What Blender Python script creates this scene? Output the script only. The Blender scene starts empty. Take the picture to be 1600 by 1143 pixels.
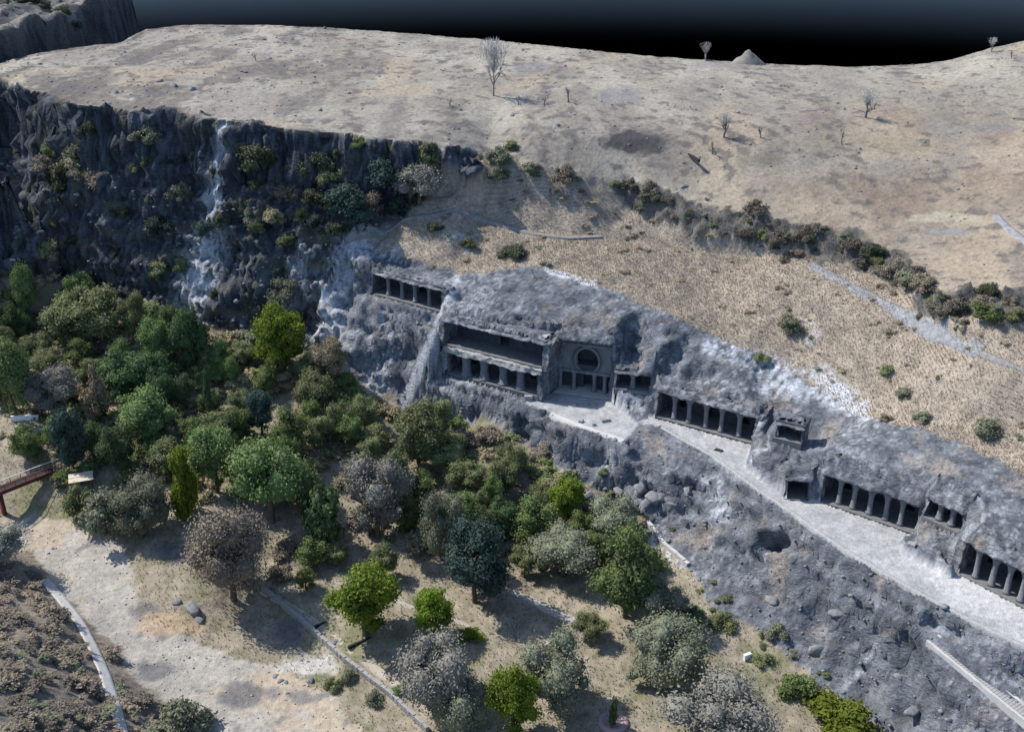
import bpy, bmesh, math, random
import numpy as np
from mathutils import Vector, Matrix, geometry

R = math.radians
rng = np.random.default_rng(7)
random.seed(7)
SC = bpy.context.scene
COL = SC.collection

# ------------------------------------------------------------------ camera
CAM_H, PITCH, FPX = 100.0, R(25.0), 1715.0
cam = bpy.data.cameras.new('camera')
cam.sensor_width = 36.0
cam.lens = 36.0 * FPX / 1600.0
cam.clip_start, cam.clip_end = 1.0, 3000.0
camo = bpy.data.objects.new('camera', cam)
COL.objects.link(camo)
camo.location = (0, 0, CAM_H)
camo.rotation_euler = (R(90) - PITCH, 0, 0)
SC.camera = camo
SC.render.resolution_x, SC.render.resolution_y = 1024, 731

# ------------------------------------------------------------------ sky and sun
SUN_AZ, SUN_EL = R(-66), R(49)          # azimuth from +Y towards +X
world = bpy.data.worlds.new('World')
SC.world = world
world.use_nodes = True
wn, wl = world.node_tree.nodes, world.node_tree.links
wn.clear()
sky = wn.new('ShaderNodeTexSky')
sky.sky_type = 'NISHITA'
sky.sun_disc = False
sky.sun_elevation = SUN_EL
sky.sun_rotation = SUN_AZ
sky.altitude = 500
sky.air_density, sky.dust_density, sky.ozone_density = 1.0, 0.6, 1.6
geo = wn.new('ShaderNodeTexCoord')
sepx = wn.new('ShaderNodeSeparateXYZ')
ramp = wn.new('ShaderNodeMapRange')        # nothing below the horizon gives light
ramp.interpolation_type = 'SMOOTHSTEP'
ramp.inputs['From Min'].default_value = -0.150
ramp.inputs['From Max'].default_value = 0.08
mulc = wn.new('ShaderNodeMix')
mulc.data_type, mulc.blend_type = 'RGBA', 'MULTIPLY'
mulc.inputs['Factor'].default_value = 1.0
bg = wn.new('ShaderNodeBackground')
bg.inputs['Strength'].default_value = 0.15
wo = wn.new('ShaderNodeOutputWorld')
wl.new(geo.outputs['Generated'], sepx.inputs[0])
wl.new(sepx.outputs['Z'], ramp.inputs['Value'])
mxz = wn.new('ShaderNodeMath'); mxz.operation = 'MAXIMUM'; mxz.inputs[1].default_value = 0.22   # low sky keeps its blue
cmb = wn.new('ShaderNodeCombineXYZ')
wl.new(sepx.outputs['X'], cmb.inputs[0]); wl.new(sepx.outputs['Y'], cmb.inputs[1]); wl.new(sepx.outputs['Z'], mxz.inputs[0]); wl.new(mxz.outputs[0], cmb.inputs[2])
wl.new(cmb.outputs[0], sky.inputs['Vector'])
wl.new(sky.outputs[0], mulc.inputs['A'])
pw = wn.new('ShaderNodeMath'); pw.operation = 'POWER'; pw.inputs[1].default_value = 1.12
wl.new(ramp.outputs[0], pw.inputs[0]); wl.new(pw.outputs[0], mulc.inputs['B'])
wl.new(mulc.outputs['Result'], bg.inputs['Color'])
wl.new(bg.outputs[0], wo.inputs['Surface'])

sl = bpy.data.lights.new('sun', 'SUN')
sl.energy = 4.2
sl.angle = R(0.6)
sl.color = (1.0, 0.95, 0.88)
so = bpy.data.objects.new('sun', sl)
COL.objects.link(so)
sdir = Vector((math.sin(SUN_AZ) * math.cos(SUN_EL), math.cos(SUN_AZ) * math.cos(SUN_EL), math.sin(SUN_EL)))
so.rotation_euler = sdir.to_track_quat('Z', 'Y').to_euler()
so.location = sdir * 400
SC.view_settings.view_transform = 'Standard'
SC.view_settings.look = 'None'
SC.view_settings.exposure = 0.64
SC.view_settings.gamma = 1.0

# ------------------------------------------------------------------ pixel <-> world
SP, CP = math.sin(PITCH), math.cos(PITCH)
def ray(px, py):
    cx, cy = (px - 800.0) / FPX, (571.5 - py) / FPX
    return cx, CP + cy * SP, -SP + cy * CP
def PZ(px, py, z):
    x, y, w = ray(px, py)
    k = (z - CAM_H) / w
    return (x * k, y * k, z)
def PY(px, py, Y):
    x, y, w = ray(px, py)
    k = Y / y
    return (x * k, Y, CAM_H + w * k)
def to_px(X, Y, Z):
    z = Z - CAM_H
    f = Y * CP - z * SP
    u = Y * SP + z * CP
    return 800 + FPX * X / f, 571.5 - FPX * u / f

# ------------------------------------------------------------------ noise (vectorised gradient noise)
_prng = np.random.default_rng(3)
_PT = np.concatenate([_prng.permutation(4096)] * 2).astype(np.int32)
_GR = _prng.normal(size=(4096, 3)).astype(np.float32)
_GR /= np.linalg.norm(_GR, axis=1, keepdims=True)
_GX, _GY, _GZ = [np.ascontiguousarray(_GR[:, i]) for i in range(3)]
def noise3(x, y, z, s=0):
    x, y, z = np.broadcast_arrays(np.asarray(x, np.float32), np.asarray(y, np.float32), np.asarray(z, np.float32))
    xi, yi, zi = np.floor(x), np.floor(y), np.floor(z)
    xf, yf, zf = x - xi, y - yi, z - zi
    xi, yi, zi = xi.astype(np.int32) + s * 131, yi.astype(np.int32) + s * 57, zi.astype(np.int32)
    f = lambda t: t * t * t * (t * (t * 6 - 15) + 10)
    u, v, w = f(xf), f(yf), f(zf)
    out = 0
    for a in (0, 1):
        ha = _PT[(xi + a) & 4095]
        wa = u if a else 1 - u
        for b in (0, 1):
            hb = _PT[ha + ((yi + b) & 4095)]
            wb = wa * (v if b else 1 - v)
            for c in (0, 1):
                h = _PT[hb + ((zi + c) & 4095)]
                out = out + (_GX[h] * (xf - a) + _GY[h] * (yf - b) + _GZ[h] * (zf - c)) * (wb * (w if c else 1 - w))
    return out * 1.5
def fbm(x, y, z, o=4, s=0, ridged=False):
    t, a = 0, 1.0
    for k in range(o):
        n = noise3(x * 2 ** k, y * 2 ** k, z * 2 ** k, s + k)
        t = t + a * ((1 - 2 * np.abs(n)) if ridged else n)
        a *= 0.5
    return t

def in_poly(px, py, poly):
    r = np.zeros(px.shape, bool)
    n = len(poly)
    for i in range(n):
        x1, y1 = poly[i]
        x2, y2 = poly[(i + 1) % n]
        if y1 == y2: continue
        c = (y1 > py) != (y2 > py)
        r ^= c & (px < (x2 - x1) * (py - y1) / (y2 - y1) + x1)
    return r
def line_dist(px, py, pts):
    d = np.full(px.shape, 1e9)
    t_all = np.zeros(px.shape)
    L = 0
    for (x1, y1), (x2, y2) in zip(pts[:-1], pts[1:]):
        dx, dy = x2 - x1, y2 - y1
        l2 = dx * dx + dy * dy
        t = np.clip(((px - x1) * dx + (py - y1) * dy) / l2, 0, 1)
        dd = np.hypot(px - x1 - t * dx, py - y1 - t * dy)
        m = dd < d
        d = np.where(m, dd, d)
        t_all = np.where(m, L + t * math.sqrt(l2), t_all)
        L += math.sqrt(l2)
    return d, t_all / L
def sstep(a, b, x):
    t = np.clip((x - a) / (b - a), 0, 1)
    return t * t * (3 - 2 * t)

# ------------------------------------------------------------------ mesh helpers
def link(o, parent=None):
    COL.objects.link(o)
    if parent is not None:
        o.parent = parent
    return o
def mesh_np(name, V, F, mat=None, smooth=False):
    me = bpy.data.meshes.new(name)
    V = np.asarray(V, np.float32)
    F = np.asarray(F, np.int32)
    n = F.shape[1]
    me.vertices.add(len(V)); me.vertices.foreach_set('co', V.ravel())
    me.loops.add(F.size); me.loops.foreach_set('vertex_index', F.ravel())
    me.polygons.add(len(F))
    me.polygons.foreach_set('loop_start', np.arange(0, F.size, n, dtype=np.int32))
    me.polygons.foreach_set('loop_total', np.full(len(F), n, np.int32))
    if smooth:
        me.polygons.foreach_set('use_smooth', np.ones(len(F), bool))
    me.update(calc_edges=True)
    if mat: me.materials.append(mat)
    return me
def tag(o, label=None, cat=None, group=None, kind=None):
    if label: o['label'] = label
    if cat: o['category'] = cat
    if group: o['group'] = group
    if kind: o['kind'] = kind
    return o
def empty(name, loc=(0, 0, 0), rz=0.0):
    o = bpy.data.objects.new(name, None)
    o.empty_display_size = 0.5
    link(o)
    o.location = loc
    o.rotation_euler = (0, 0, rz)
    return o

# ------------------------------------------------------------------ materials
def new_mat(name):
    m = bpy.data.materials.new(name)
    m.use_nodes = True
    nt = m.node_tree
    return m, nt.nodes, nt.links, nt.nodes['Principled BSDF']
def terrain_mat(name, bump=0.6, s1=0.9, s2=4.0, mott=0.35, crack=0.0):
    m, n, l, b = new_mat(name)
    a = n.new('ShaderNodeAttribute'); a.attribute_name = 'Col'
    tc = n.new('ShaderNodeTexCoord')
    n1 = n.new('ShaderNodeTexNoise'); n1.inputs['Scale'].default_value = s1; n1.inputs['Detail'].default_value = 8; n1.inputs['Roughness'].default_value = 0.7
    n2 = n.new('ShaderNodeTexNoise'); n2.inputs['Scale'].default_value = s2; n2.inputs['Detail'].default_value = 5
    lay = n.new('ShaderNodeMapping'); lay.inputs['Scale'].default_value = (1, 1, 2.8 if crack else 1)      # beds lie level
    l.new(tc.outputs['Object'], lay.inputs['Vector'])
    l.new(lay.outputs[0], n1.inputs['Vector']); l.new(tc.outputs['Object'], n2.inputs['Vector'])
    mr = n.new('ShaderNodeMapRange'); mr.inputs['From Min'].default_value = 0.3; mr.inputs['From Max'].default_value = 0.7
    mr.inputs['To Min'].default_value = 1 - mott; mr.inputs['To Max'].default_value = 1 + mott
    l.new(n1.outputs['Fac'], mr.inputs['Value'])
    mx = n.new('ShaderNodeMix'); mx.data_type, mx.blend_type = 'RGBA', 'MULTIPLY'; mx.inputs['Factor'].default_value = 1
    l.new(a.outputs['Color'], mx.inputs['A']); l.new(mr.outputs[0], mx.inputs['B'])
    l.new(mx.outputs['Result'], b.inputs['Base Color'])
    ad = n.new('ShaderNodeMath'); ad.operation = 'MULTIPLY_ADD'; ad.inputs[1].default_value = 0.35
    l.new(n2.outputs['Fac'], ad.inputs[0]); l.new(n1.outputs['Fac'], ad.inputs[2])
    hgt = ad.outputs[0]
    if crack:
        mv = n.new('ShaderNodeMapping'); mv.inputs['Scale'].default_value = (1, 1, 1.7)
        l.new(tc.outputs['Object'], mv.inputs['Vector'])
        wr = n.new('ShaderNodeMix'); wr.data_type, wr.blend_type = 'RGBA', 'LINEAR_LIGHT'; wr.inputs['Factor'].default_value = 2.6
        l.new(mv.outputs[0], wr.inputs['A']); l.new(n1.outputs['Color'], wr.inputs['B'])
        vo = n.new('ShaderNodeTexVoronoi'); vo.feature = 'DISTANCE_TO_EDGE'; vo.inputs['Scale'].default_value = 0.3
        l.new(wr.outputs['Result'], vo.inputs['Vector'])
        cm = n.new('ShaderNodeMapRange'); cm.inputs['From Max'].default_value = 0.05; cm.inputs['To Min'].default_value = 1 - crack
        l.new(vo.outputs['Distance'], cm.inputs['Value'])
        m2 = n.new('ShaderNodeMix'); m2.data_type, m2.blend_type = 'RGBA', 'MULTIPLY'; m2.inputs['Factor'].default_value = 1
        l.new(mx.outputs['Result'], m2.inputs['A']); l.new(cm.outputs[0], m2.inputs['B']); l.new(m2.outputs['Result'], b.inputs['Base Color'])
        a2 = n.new('ShaderNodeMath'); a2.operation = 'MULTIPLY_ADD'; a2.inputs[1].default_value = 0.25
        l.new(cm.outputs[0], a2.inputs[0]); l.new(ad.outputs[0], a2.inputs[2]); hgt = a2.outputs[0]
    bp = n.new('ShaderNodeBump'); bp.inputs['Strength'].default_value = bump; bp.inputs['Distance'].default_value = 0.6
    l.new(hgt, bp.inputs['Height']); l.new(bp.outputs[0], b.inputs['Normal'])
    b.inputs['Roughness'].default_value = 0.95
    b.inputs['Specular IOR Level'].default_value = 0.15
    return m
def stone_mat(name, col, var=0.3, scale=1.2, bump=0.4, tint=(1, 1, 1), rough=0.9, streak=False):
    m, n, l, b = new_mat(name)
    tc = n.new('ShaderNodeTexCoord')
    mp = n.new('ShaderNodeMapping')
    if streak: mp.inputs['Scale'].default_value = (1, 1, 0.2)
    l.new(tc.outputs['Object'], mp.inputs['Vector'])
    n1 = n.new('ShaderNodeTexNoise'); n1.inputs['Scale'].default_value = scale; n1.inputs['Detail'].default_value = 8; n1.inputs['Roughness'].default_value = 0.68
    l.new(mp.outputs[0], n1.inputs['Vector'])
    r = n.new('ShaderNodeValToRGB')
    r.color_ramp.elements[0].position, r.color_ramp.elements[1].position = 0.3, 0.72
    r.color_ramp.elements[0].color = (*[c * (1 - var) for c in col], 1)
    r.color_ramp.elements[1].color = (*[c * (1 + var) * t for c, t in zip(col, tint)], 1)
    l.new(n1.outputs['Fac'], r.inputs[0]); l.new(r.outputs[0], b.inputs['Base Color'])
    bp = n.new('ShaderNodeBump'); bp.inputs['Strength'].default_value = bump; bp.inputs['Distance'].default_value = 0.3
    l.new(n1.outputs['Fac'], bp.inputs['Height']); l.new(bp.outputs[0], b.inputs['Normal'])
    b.inputs['Roughness'].default_value = rough
    b.inputs['Specular IOR Level'].default_value = 0.2
    return m
def leaf_mat(name, c1, c2, trans=0.25):
    m, n, l, b = new_mat(name)
    oi = n.new('ShaderNodeObjectInfo')
    tc = n.new('ShaderNodeTexCoord')
    n1 = n.new('ShaderNodeTexNoise'); n1.inputs['Scale'].default_value = 0.9; n1.inputs['Detail'].default_value = 5
    l.new(tc.outputs['Object'], n1.inputs['Vector'])
    r = n.new('ShaderNodeValToRGB')
    r.color_ramp.elements[0].position, r.color_ramp.elements[1].position = 0.34, 0.66
    r.color_ramp.elements[0].color = (*c1, 1); r.color_ramp.elements[1].color = (*c2, 1)
    l.new(n1.outputs['Fac'], r.inputs[0])
    hs = n.new('ShaderNodeHueSaturation')
    mh = n.new('ShaderNodeMapRange'); mh.inputs['To Min'].default_value = 0.485; mh.inputs['To Max'].default_value = 0.515
    mv = n.new('ShaderNodeMapRange'); mv.inputs['To Min'].default_value = 0.75; mv.inputs['To Max'].default_value = 1.25
    l.new(oi.outputs['Random'], mh.inputs['Value']); l.new(oi.outputs['Random'], mv.inputs['Value'])
    l.new(mh.outputs[0], hs.inputs['Hue']); l.new(mv.outputs[0], hs.inputs['Value'])
    l.new(r.outputs[0], hs.inputs['Color']); l.new(hs.outputs[0], b.inputs['Base Color'])
    b.inputs['Roughness'].default_value = 0.75
    b.inputs['Specular IOR Level'].default_value = 0.2
    if trans:
        tr = n.new('ShaderNodeBsdfTranslucent'); l.new(hs.outputs[0], tr.inputs['Color'])
        ms = n.new('ShaderNodeMixShader'); ms.inputs[0].default_value = trans
        l.new(b.outputs[0], ms.inputs[1]); l.new(tr.outputs[0], ms.inputs[2])
        l.new(ms.outputs[0], n['Material Output'].inputs['Surface'])
    return m

M_ROCK = terrain_mat('rock', 0.85, 1.1, 4.0, 0.45, 0.3)
M_SOIL = terrain_mat('soil', 0.55, 1.1, 5.0, 0.3)
M_CAVE = stone_mat('carved_basalt', (0.17, 0.178, 0.185), 0.4, 0.9, 0.6, (1.0, 1.0, 1.0), streak=True)
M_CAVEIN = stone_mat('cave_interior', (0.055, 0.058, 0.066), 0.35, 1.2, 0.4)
M_PILLAR = stone_mat('pillar_stone', (0.15, 0.152, 0.16), 0.25, 2.0, 0.4)
M_PALE = stone_mat('worn_paving', (0.42, 0.41, 0.39), 0.16, 0.8, 0.25)
M_GRAVEL = stone_mat('gravel_path', (0.235, 0.238, 0.245), 0.4, 0.9, 0.5)
M_WALL = stone_mat('rubble_wall', (0.30, 0.29, 0.28), 0.35, 2.2, 0.8)
M_BOULDER = stone_mat('boulder', (0.19, 0.19, 0.195), 0.4, 1.5, 0.7)
M_BARK = stone_mat('bark', (0.12, 0.095, 0.075), 0.35, 3.0, 0.5)
M_GREYBARK = stone_mat('grey_bark', (0.17, 0.155, 0.145), 0.25, 3.0, 0.4)
M_PALEBARK = stone_mat('pale_bark', (0.30, 0.27, 0.24), 0.25, 3.0, 0.4)
M_RED = stone_mat('red_oxide_paint', (0.10, 0.025, 0.022), 0.3, 2.0, 0.2, rough=0.6)
M_DARK = stone_mat('dark_timber', (0.03, 0.028, 0.028), 0.3, 3.0, 0.3)
M_ROOF = stone_mat('dusty_roof_sheet', (0.48, 0.42, 0.33), 0.2, 1.5, 0.2)
M_WHITE = stone_mat('white_paint', (0.70, 0.70, 0.68), 0.12, 2.0, 0.1)
M_PINK = stone_mat('pinkish_paving', (0.30, 0.23, 0.22), 0.2, 3.0, 0.3)

# ------------------------------------------------------------------ caves: where they stand (A -> B along the facade, local +y into the rock)
def XY(px, py, z): return PZ(px, py, z)[:2]
CAVES = {
 'c28':  dict(A=XY(584, 458, 12.5), B=XY(690, 486, 12.5), z=12.5, h=4.6, d=6.0, n=4),
 'c27u': dict(A=XY(694, 536, 7.0), B=XY(848, 574, 7.0), z=7.0, h=5.0, d=5.5, n=0),
 'c26':  dict(A=XY(864, 610, 0.0), B=XY(952, 622, 0.0), z=0.0, h=11.8, d=3.5, n=0),
 'c25':  dict(A=XY(962, 606, 3.6), B=XY(1016, 612, 3.6), z=3.6, h=3.4, d=4.0, n=1),
 'c24':  dict(A=XY(1026, 650, 0.0), B=XY(1176, 692, 0.0), z=0.0, h=5.4, d=5.0, n=5),
 'c23':  dict(A=XY(1282, 781, 0.0), B=XY(1430, 833, 0.0), z=0.0, h=5.2, d=5.0, n=5),
 'c23s': dict(A=XY(1228, 778, 0.0), B=XY(1262, 781, 0.0), z=0.0, h=3.6, d=4.0, n=0),
 'c22':  dict(A=XY(1445, 806, 4.0), B=XY(1502, 833, 4.0), z=4.0, h=3.4, d=3.5, n=2),
 'c21':  dict(A=XY(1498, 894, 0.0), B=XY(1640, 968, 0.0), z=0.0, h=5.6, d=5.0, n=5),
 'c23b': dict(A=XY(1212, 683, 6.0), B=XY(1250, 692, 6.0), z=6.0, h=2.6, d=3.0, n=0),
}
_a, _b = Vector(CAVES['c27u']['A']), Vector(CAVES['c27u']['B'])
_d = (_b - _a).normalized(); _n = Vector((-_d.y, _d.x))
CAVES['c27l'] = dict(A=tuple(_a + _d * 1.5 - _n * 1.0), B=tuple(_b - _d * .6 - _n * 1.0), z=1.0, h=4.7, d=5.0, n=4)
for c in CAVES.values():
    A, B = Vector(c['A']), Vector(c['B'])
    c['L'] = (B - A).length
    c['dir'] = (B - A).normalized()
    c['in'] = Vector((-c['dir'].y, c['dir'].x))
    c['rz'] = math.atan2(c['dir'].y, c['dir'].x)
def cpt(c, x, y, z):
    A = Vector(c['A'])
    p = A + c['dir'] * x + c['in'] * y
    return (p.x, p.y, z)

# ------------------------------------------------------------------ terrain: control lines (pixel, height or distance) -> triangulated -> fine grid
PTS, EDG = [], []
def line(pts, closed=False):
    i0 = len(PTS)
    for p in pts: PTS.append(p)
    for i in range(len(pts) - 1): EDG.append((i0 + i, i0 + i + 1))
def Z_(l): return [PZ(a, b, z) for a, b, z in l]
def Y_(l): return [PY(a, b, y) for a, b, y in l]

FAR = Z_([(-60, 70, 50), (30, 88, 50), (100, 76, 50.3), (185, 66, 51), (225, 45, 52), (290, 38, 53), (400, 38, 53), (520, 43, 52.5),
          (650, 52, 51.3), (800, 65, 49.5), (950, 81, 47.5), (1070, 91, 46), (1200, 99, 44.6), (1330, 103, 44), (1420, 101, 44.2), (1490, 92, 46), (1545, 75, 49), (1600, 63, 51), (1700, 55, 52), (1850, 50, 53)])
line(FAR)
BACK = [(x * 1.02, y + 9, 25) for x, y, z in FAR]
line(BACK)
line([(x * 1.05, y + 60, 10) for x, y, z in FAR])
# plateau rim above the dark cliff
RIM = Z_([(-60, 118, 49.5), (0, 124, 49.3), (28, 136, 49), (80, 150, 48.6), (120, 164, 48.2), (200, 171, 47.5), (280, 177, 47), (350, 189, 46), (420, 199, 45),
          (500, 205, 44.2), (570, 212, 43.5), (640, 219, 42.2), (700, 229, 41), (748, 240, 39)])
def ragged(pts, step, ampl, seed):
    out = []
    for a, b in zip(pts[:-1], pts[1:]):
        a, b = np.array(a), np.array(b)
        n = max(1, int(np.linalg.norm(b - a) / step))
        for i in range(n): out.append(a + (b - a) * i / n)
    out.append(np.array(pts[-1]))
    out = np.array(out)
    q = ampl * (noise3(out[:, 0] * .09, 0, 0, seed) + .8 * noise3(out[:, 0] * .27, 0, 0, seed + 1))
    out[:, 1] += q
    out[:, 2] += .35 * noise3(out[:, 0] * .3, 5, 0, seed)
    return [tuple(p) for p in out]
_r0 = [p[0] for p in RIM]
_dr = [17, 17, 16, 15, 14, 13, 12, 12, 12, 12, 13, 13, 10, 4]
RIM = ragged(RIM, 2.2, 2.2, 3)
line(RIM)
UFOOT = []
for i, (x, y, z) in enumerate(RIM):
    d = float(np.interp(x, _r0, _dr))
    UFOOT.append((x, y - 3.0, z - d))
line(UFOOT)
BASE = Y_([(-80, 455, 252), (0, 445, 248), (60, 432, 246), (130, 447, 242), (220, 467, 236), (300, 490, 231), (400, 522, 226), (450, 533, 224), (520, 562, 216), (590, 610, 211),
           (640, 646, 207), (700, 657, 203), (760, 657, 199), (820, 692, 192), (900, 742, 184), (960, 777, 177), (1030, 822, 169), (1080, 890, 157), (1110, 950, 148), (1190, 1003, 141),
           (1260, 1062, 134), (1330, 1122, 127), (1400, 1200, 118)])
line(BASE)
# left buttress
line(Y_([(-60, 300, 240), (10, 250, 243), (22, 330, 241), (30, 400, 242)]))
line(Y_([(52, 260, 253), (52, 340, 250), (50, 400, 247)]))
# ledge with bushes on the dark cliff
line(Y_([(75, 300, 249), (120, 280, 248), (170, 275, 247)]))
line(Y_([(390, 320, 237.5), (470, 335, 235), (560, 320, 235)]))
line(Y_([(170, 400, 241), (260, 400, 238), (350, 420, 233), (440, 440, 229)]))
# rock between dark cliff and the caves
line(Y_([(520, 400, 229), (545, 385, 231), (600, 368, 236), (650, 337, 240)]))
line(Y_([(500, 470, 225), (505, 520, 220)]))
line(Y_([(650, 290, 242.5), (700, 280, 242), (760, 262, 243)]))
# upper path line
line(Y_([(700, 334, 240), (760, 345, 238), (830, 365, 234), (890, 373, 232), (950, 371, 232), (1050, 386, 229), (1160, 400, 224), (1270, 415, 213.5), (1330, 450, 204), (1400, 490, 194), (1460, 525, 185), (1530, 555, 174), (1600, 582, 167), (1800, 640, 152)]))
# rim on the right
line(Z_([(830, 258, 36.5), (900, 270, 35), (980, 288, 32.5), (1060, 312, 31), (1130, 328, 30), (1230, 349, 29), (1330, 370, 28), (1400, 395, 27), (1440, 434, 27), (1480, 460, 27), (1560, 456, 27.6), (1600, 456, 28), (1800, 480, 28)]))
line(Y_([(980, 322, 239.5), (1060, 345, 231.5), (1130, 362, 226.5), (1230, 388, 220), (1330, 408, 214), (1400, 438, 204), (1440, 474, 191.5), (1480, 494, 183.5), (1560, 494, 178.5), (1610, 500, 178), (1800, 530, 168)]))
# plateau interior
for p in Z_([(300, 110, 50), (150, 110, 50), (600, 120, 47.6), (500, 160, 46.6), (770, 150, 45.3), (850, 200, 42.5), (1000, 220, 39.8), (1150, 200, 41.4), (1350, 185, 41.5), (1500, 250, 37), (1500, 150, 43.6),
             (1620, 300, 35), (1250, 280, 35), (1000, 130, 46), (1240, 130, 43.6), (1700, 200, 42), (1850, 300, 37)]): PTS.append(p)
# brow of the cave rock (top of the bare rock)
line(Y_([(700, 436, 221), (760, 430, 219.5), (850, 424, 217.5), (930, 450, 211), (1000, 480, 205.5), (1080, 512, 200), (1120, 560, 193), (1195, 622, 186), (1280, 640, 180), (1350, 654, 174), (1450, 678, 165), (1520, 705, 158), (1600, 742, 150), (1760, 800, 140)]))
# tan slope mid line
line(Y_([(1120, 480, 208), (1230, 500, 201), (1300, 560, 190), (1400, 600, 179), (1500, 640, 168), (1600, 670, 161)]))
# walkway / court outer lip, z=0
LIP = [(818, 628), (860, 645), (910, 668), (980, 692), (996, 664), (1030, 668), (1110, 711), (1150, 745), (1230, 801), (1330, 868), (1440, 930), (1540, 985), (1620, 1022), (1700, 1060)]
line(Z_([(a, b, 0) for a, b in LIP]))
line(Y_([(815, 662, 195.5), (855, 690, 188.5), (905, 718, 182.5), (985, 735, 177), (1010, 728, 177.5), (1050, 738, 174.5), (1108, 762, 170), (1140, 795, 164), (1322, 918, 140.5), (1432, 980, 130), (1535, 1030, 123), (1615, 1065, 119.5), (1720, 1110, 114)]))
# inner line of the walkway and foot / brow of every cave
def foot(k, y=-0.35): c = CAVES[k]; return [cpt(c, -0.4, y, c['z'] - .05), cpt(c, c['L'] + .4, y, c['z'] - .05)]
def brow(k, y=1.1, up=1.2): c = CAVES[k]; return [cpt(c, -0.4, y, c['z'] + c['h'] + up), cpt(c, c['L'] + .4, y, c['z'] + c['h'] + up)]
for k in CAVES:
    if k == 'c27l':
        line(foot(k)); continue
    if k == 'c27u':
        c = CAVES[k]
        line([cpt(c, -.4, -.95, 6.8), cpt(c, c['L'] + .4, -.95, 6.8)])
        line([cpt(c, 0, -4.2, .7), cpt(c, c['L'], -4.2, .5)])
        line([cpt(c, -.5, -5.6, -2.5), cpt(c, c['L'] * .7, -5.6, -2.2)])
        line(brow(k, 1.3, 2.6)); continue
    if k == 'c23s':
        line(foot(k)); line(brow(k, 1.2, 2.2)); continue
    line(foot(k))
    line(brow(k, 1.1, {'c28': 1.0, 'c24': 1.3, 'c23': 3.5, 'c22': 3.5, 'c21': 3.0, 'c26': 2.0, 'c25': 4.0, 'niche': .8}.get(k, 1.2)))
# ledge of cave 28
line(Z_([(548, 455, 12.3), (620, 480, 12.3), (688, 506, 12.3)]))
# buttress between 24 and 23
line(Z_([(1180, 700, 0), (1163, 733, 0), (1200, 757, 0), (1222, 775, 0)]))
line(Y_([(1195, 665, 181.5), (1196, 700, 175), (1240, 735, 168.5)]))
line(Y_([(1195, 690, 177), (1225, 700, 174), (1262, 710, 170.5)]))
# block in front of cave 22
line(Z_([(1404, 847, 0), (1412, 862, 0), (1478, 900, 0), (1492, 896, 0)]))
line(Z_([(1418, 838, 3.7), (1482, 872, 3.7)]))
# court and buttress right of the chaitya
line(Z_([(955, 632, 0), (985, 652, 0), (1010, 652, 0)]))
line(Y_([(962, 590, 199), (968, 612, 197.5), (1005, 618, 194.5)]))
# rocky slope below the walkway
line(Y_([(1030, 790, 172), (1120, 850, 160), (1200, 920, 149), (1300, 990, 138.5), (1400, 1060, 129)]))
line(Y_([(1420, 1130, 122), (1500, 1180, 113)]))
line(Y_([(1466, 992, 129.2), (1622, 1116, 114.6)]))
line(Y_([(1450, 1016, 126.4), (1604, 1142, 112.2)]))
# valley, river bed, near hill
for p in Y_([(100, 560, 222), (200, 560, 219), (200, 640, 203), (300, 600, 213), (400, 600, 212), (450, 640, 205), (550, 650, 203), (600, 720, 191), (750, 760, 183), (850, 830, 172), (0, 600, 213), (0, 520, 230), (30, 700, 190), (-120, 600, 212)]): PTS.append(p)
for p in Z_([(450, 760, -10.5), (300, 740, -9), (600, 810, -13), (700, 900, -15.2), (850, 950, -15.4), (950, 1000, -15.6), (950, 1120, -17), (1100, 1060, -16), (1200, 1130, -17.5), (750, 1080, -17.5), (570, 960, -16.3),
             (350, 880, -13.5), (200, 780, -11), (850, 1200, -18.5), (1100, 1250, -18.5)]): PTS.append(p)
WALL = [(405, 928), (470, 975), (540, 1040), (610, 1090), (665, 1143), (740, 1210)]
line(Z_([(a + 10, b - 10, -16.3 - 0.006 * (a - 400)) for a, b in WALL]))
line(Z_([(a, b, -18.0 - 0.008 * (a - 400)) for a, b in WALL]))
line(Z_([(-140, 780, -12), (40, 815, -14), (90, 850, -15), (150, 900, -16), (200, 960, -17.2), (260, 1010, -18.2), (340, 1050, -19), (420, 1100, -20), (470, 1160, -20.6), (520, 1250, -21)]))
line(Z_([(-140, 850, -12.5), (30, 860, -14), (70, 895, -15), (140, 965, -16.5), (205, 1040, -18), (255, 1110, -19.3), (290, 1170, -20.3), (330, 1260, -21)]))
line(Z_([(-150, 930, -4), (0, 935, -10), (60, 960, -11), (110, 1020, -12), (150, 1080, -12.5), (200, 1160, -13.5), (240, 1260, -15)]))
line(Z_([(-150, 1040, 3), (0, 1040, -3), (60, 1100, -4), (100, 1180, -5), (120, 1260, -5)]))
line(Z_([(-200, 1200, 9), (-60, 1260, 7), (50, 1330, 4)]))
# far frame
for p in [(-220, 250, 40), (-220, 180, -5), (-180, 120, 5), (-120, 80, 5), (0, 70, -20), (90, 70, -15), (150, 100, 0), (170, 150, 25), (210, 220, 35), (240, 330, 50), (-150, 300, 15), (-170, 270, 12), (-240, 420, 10), (300, 430, 10)]:
    PTS.append(p)

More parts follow.
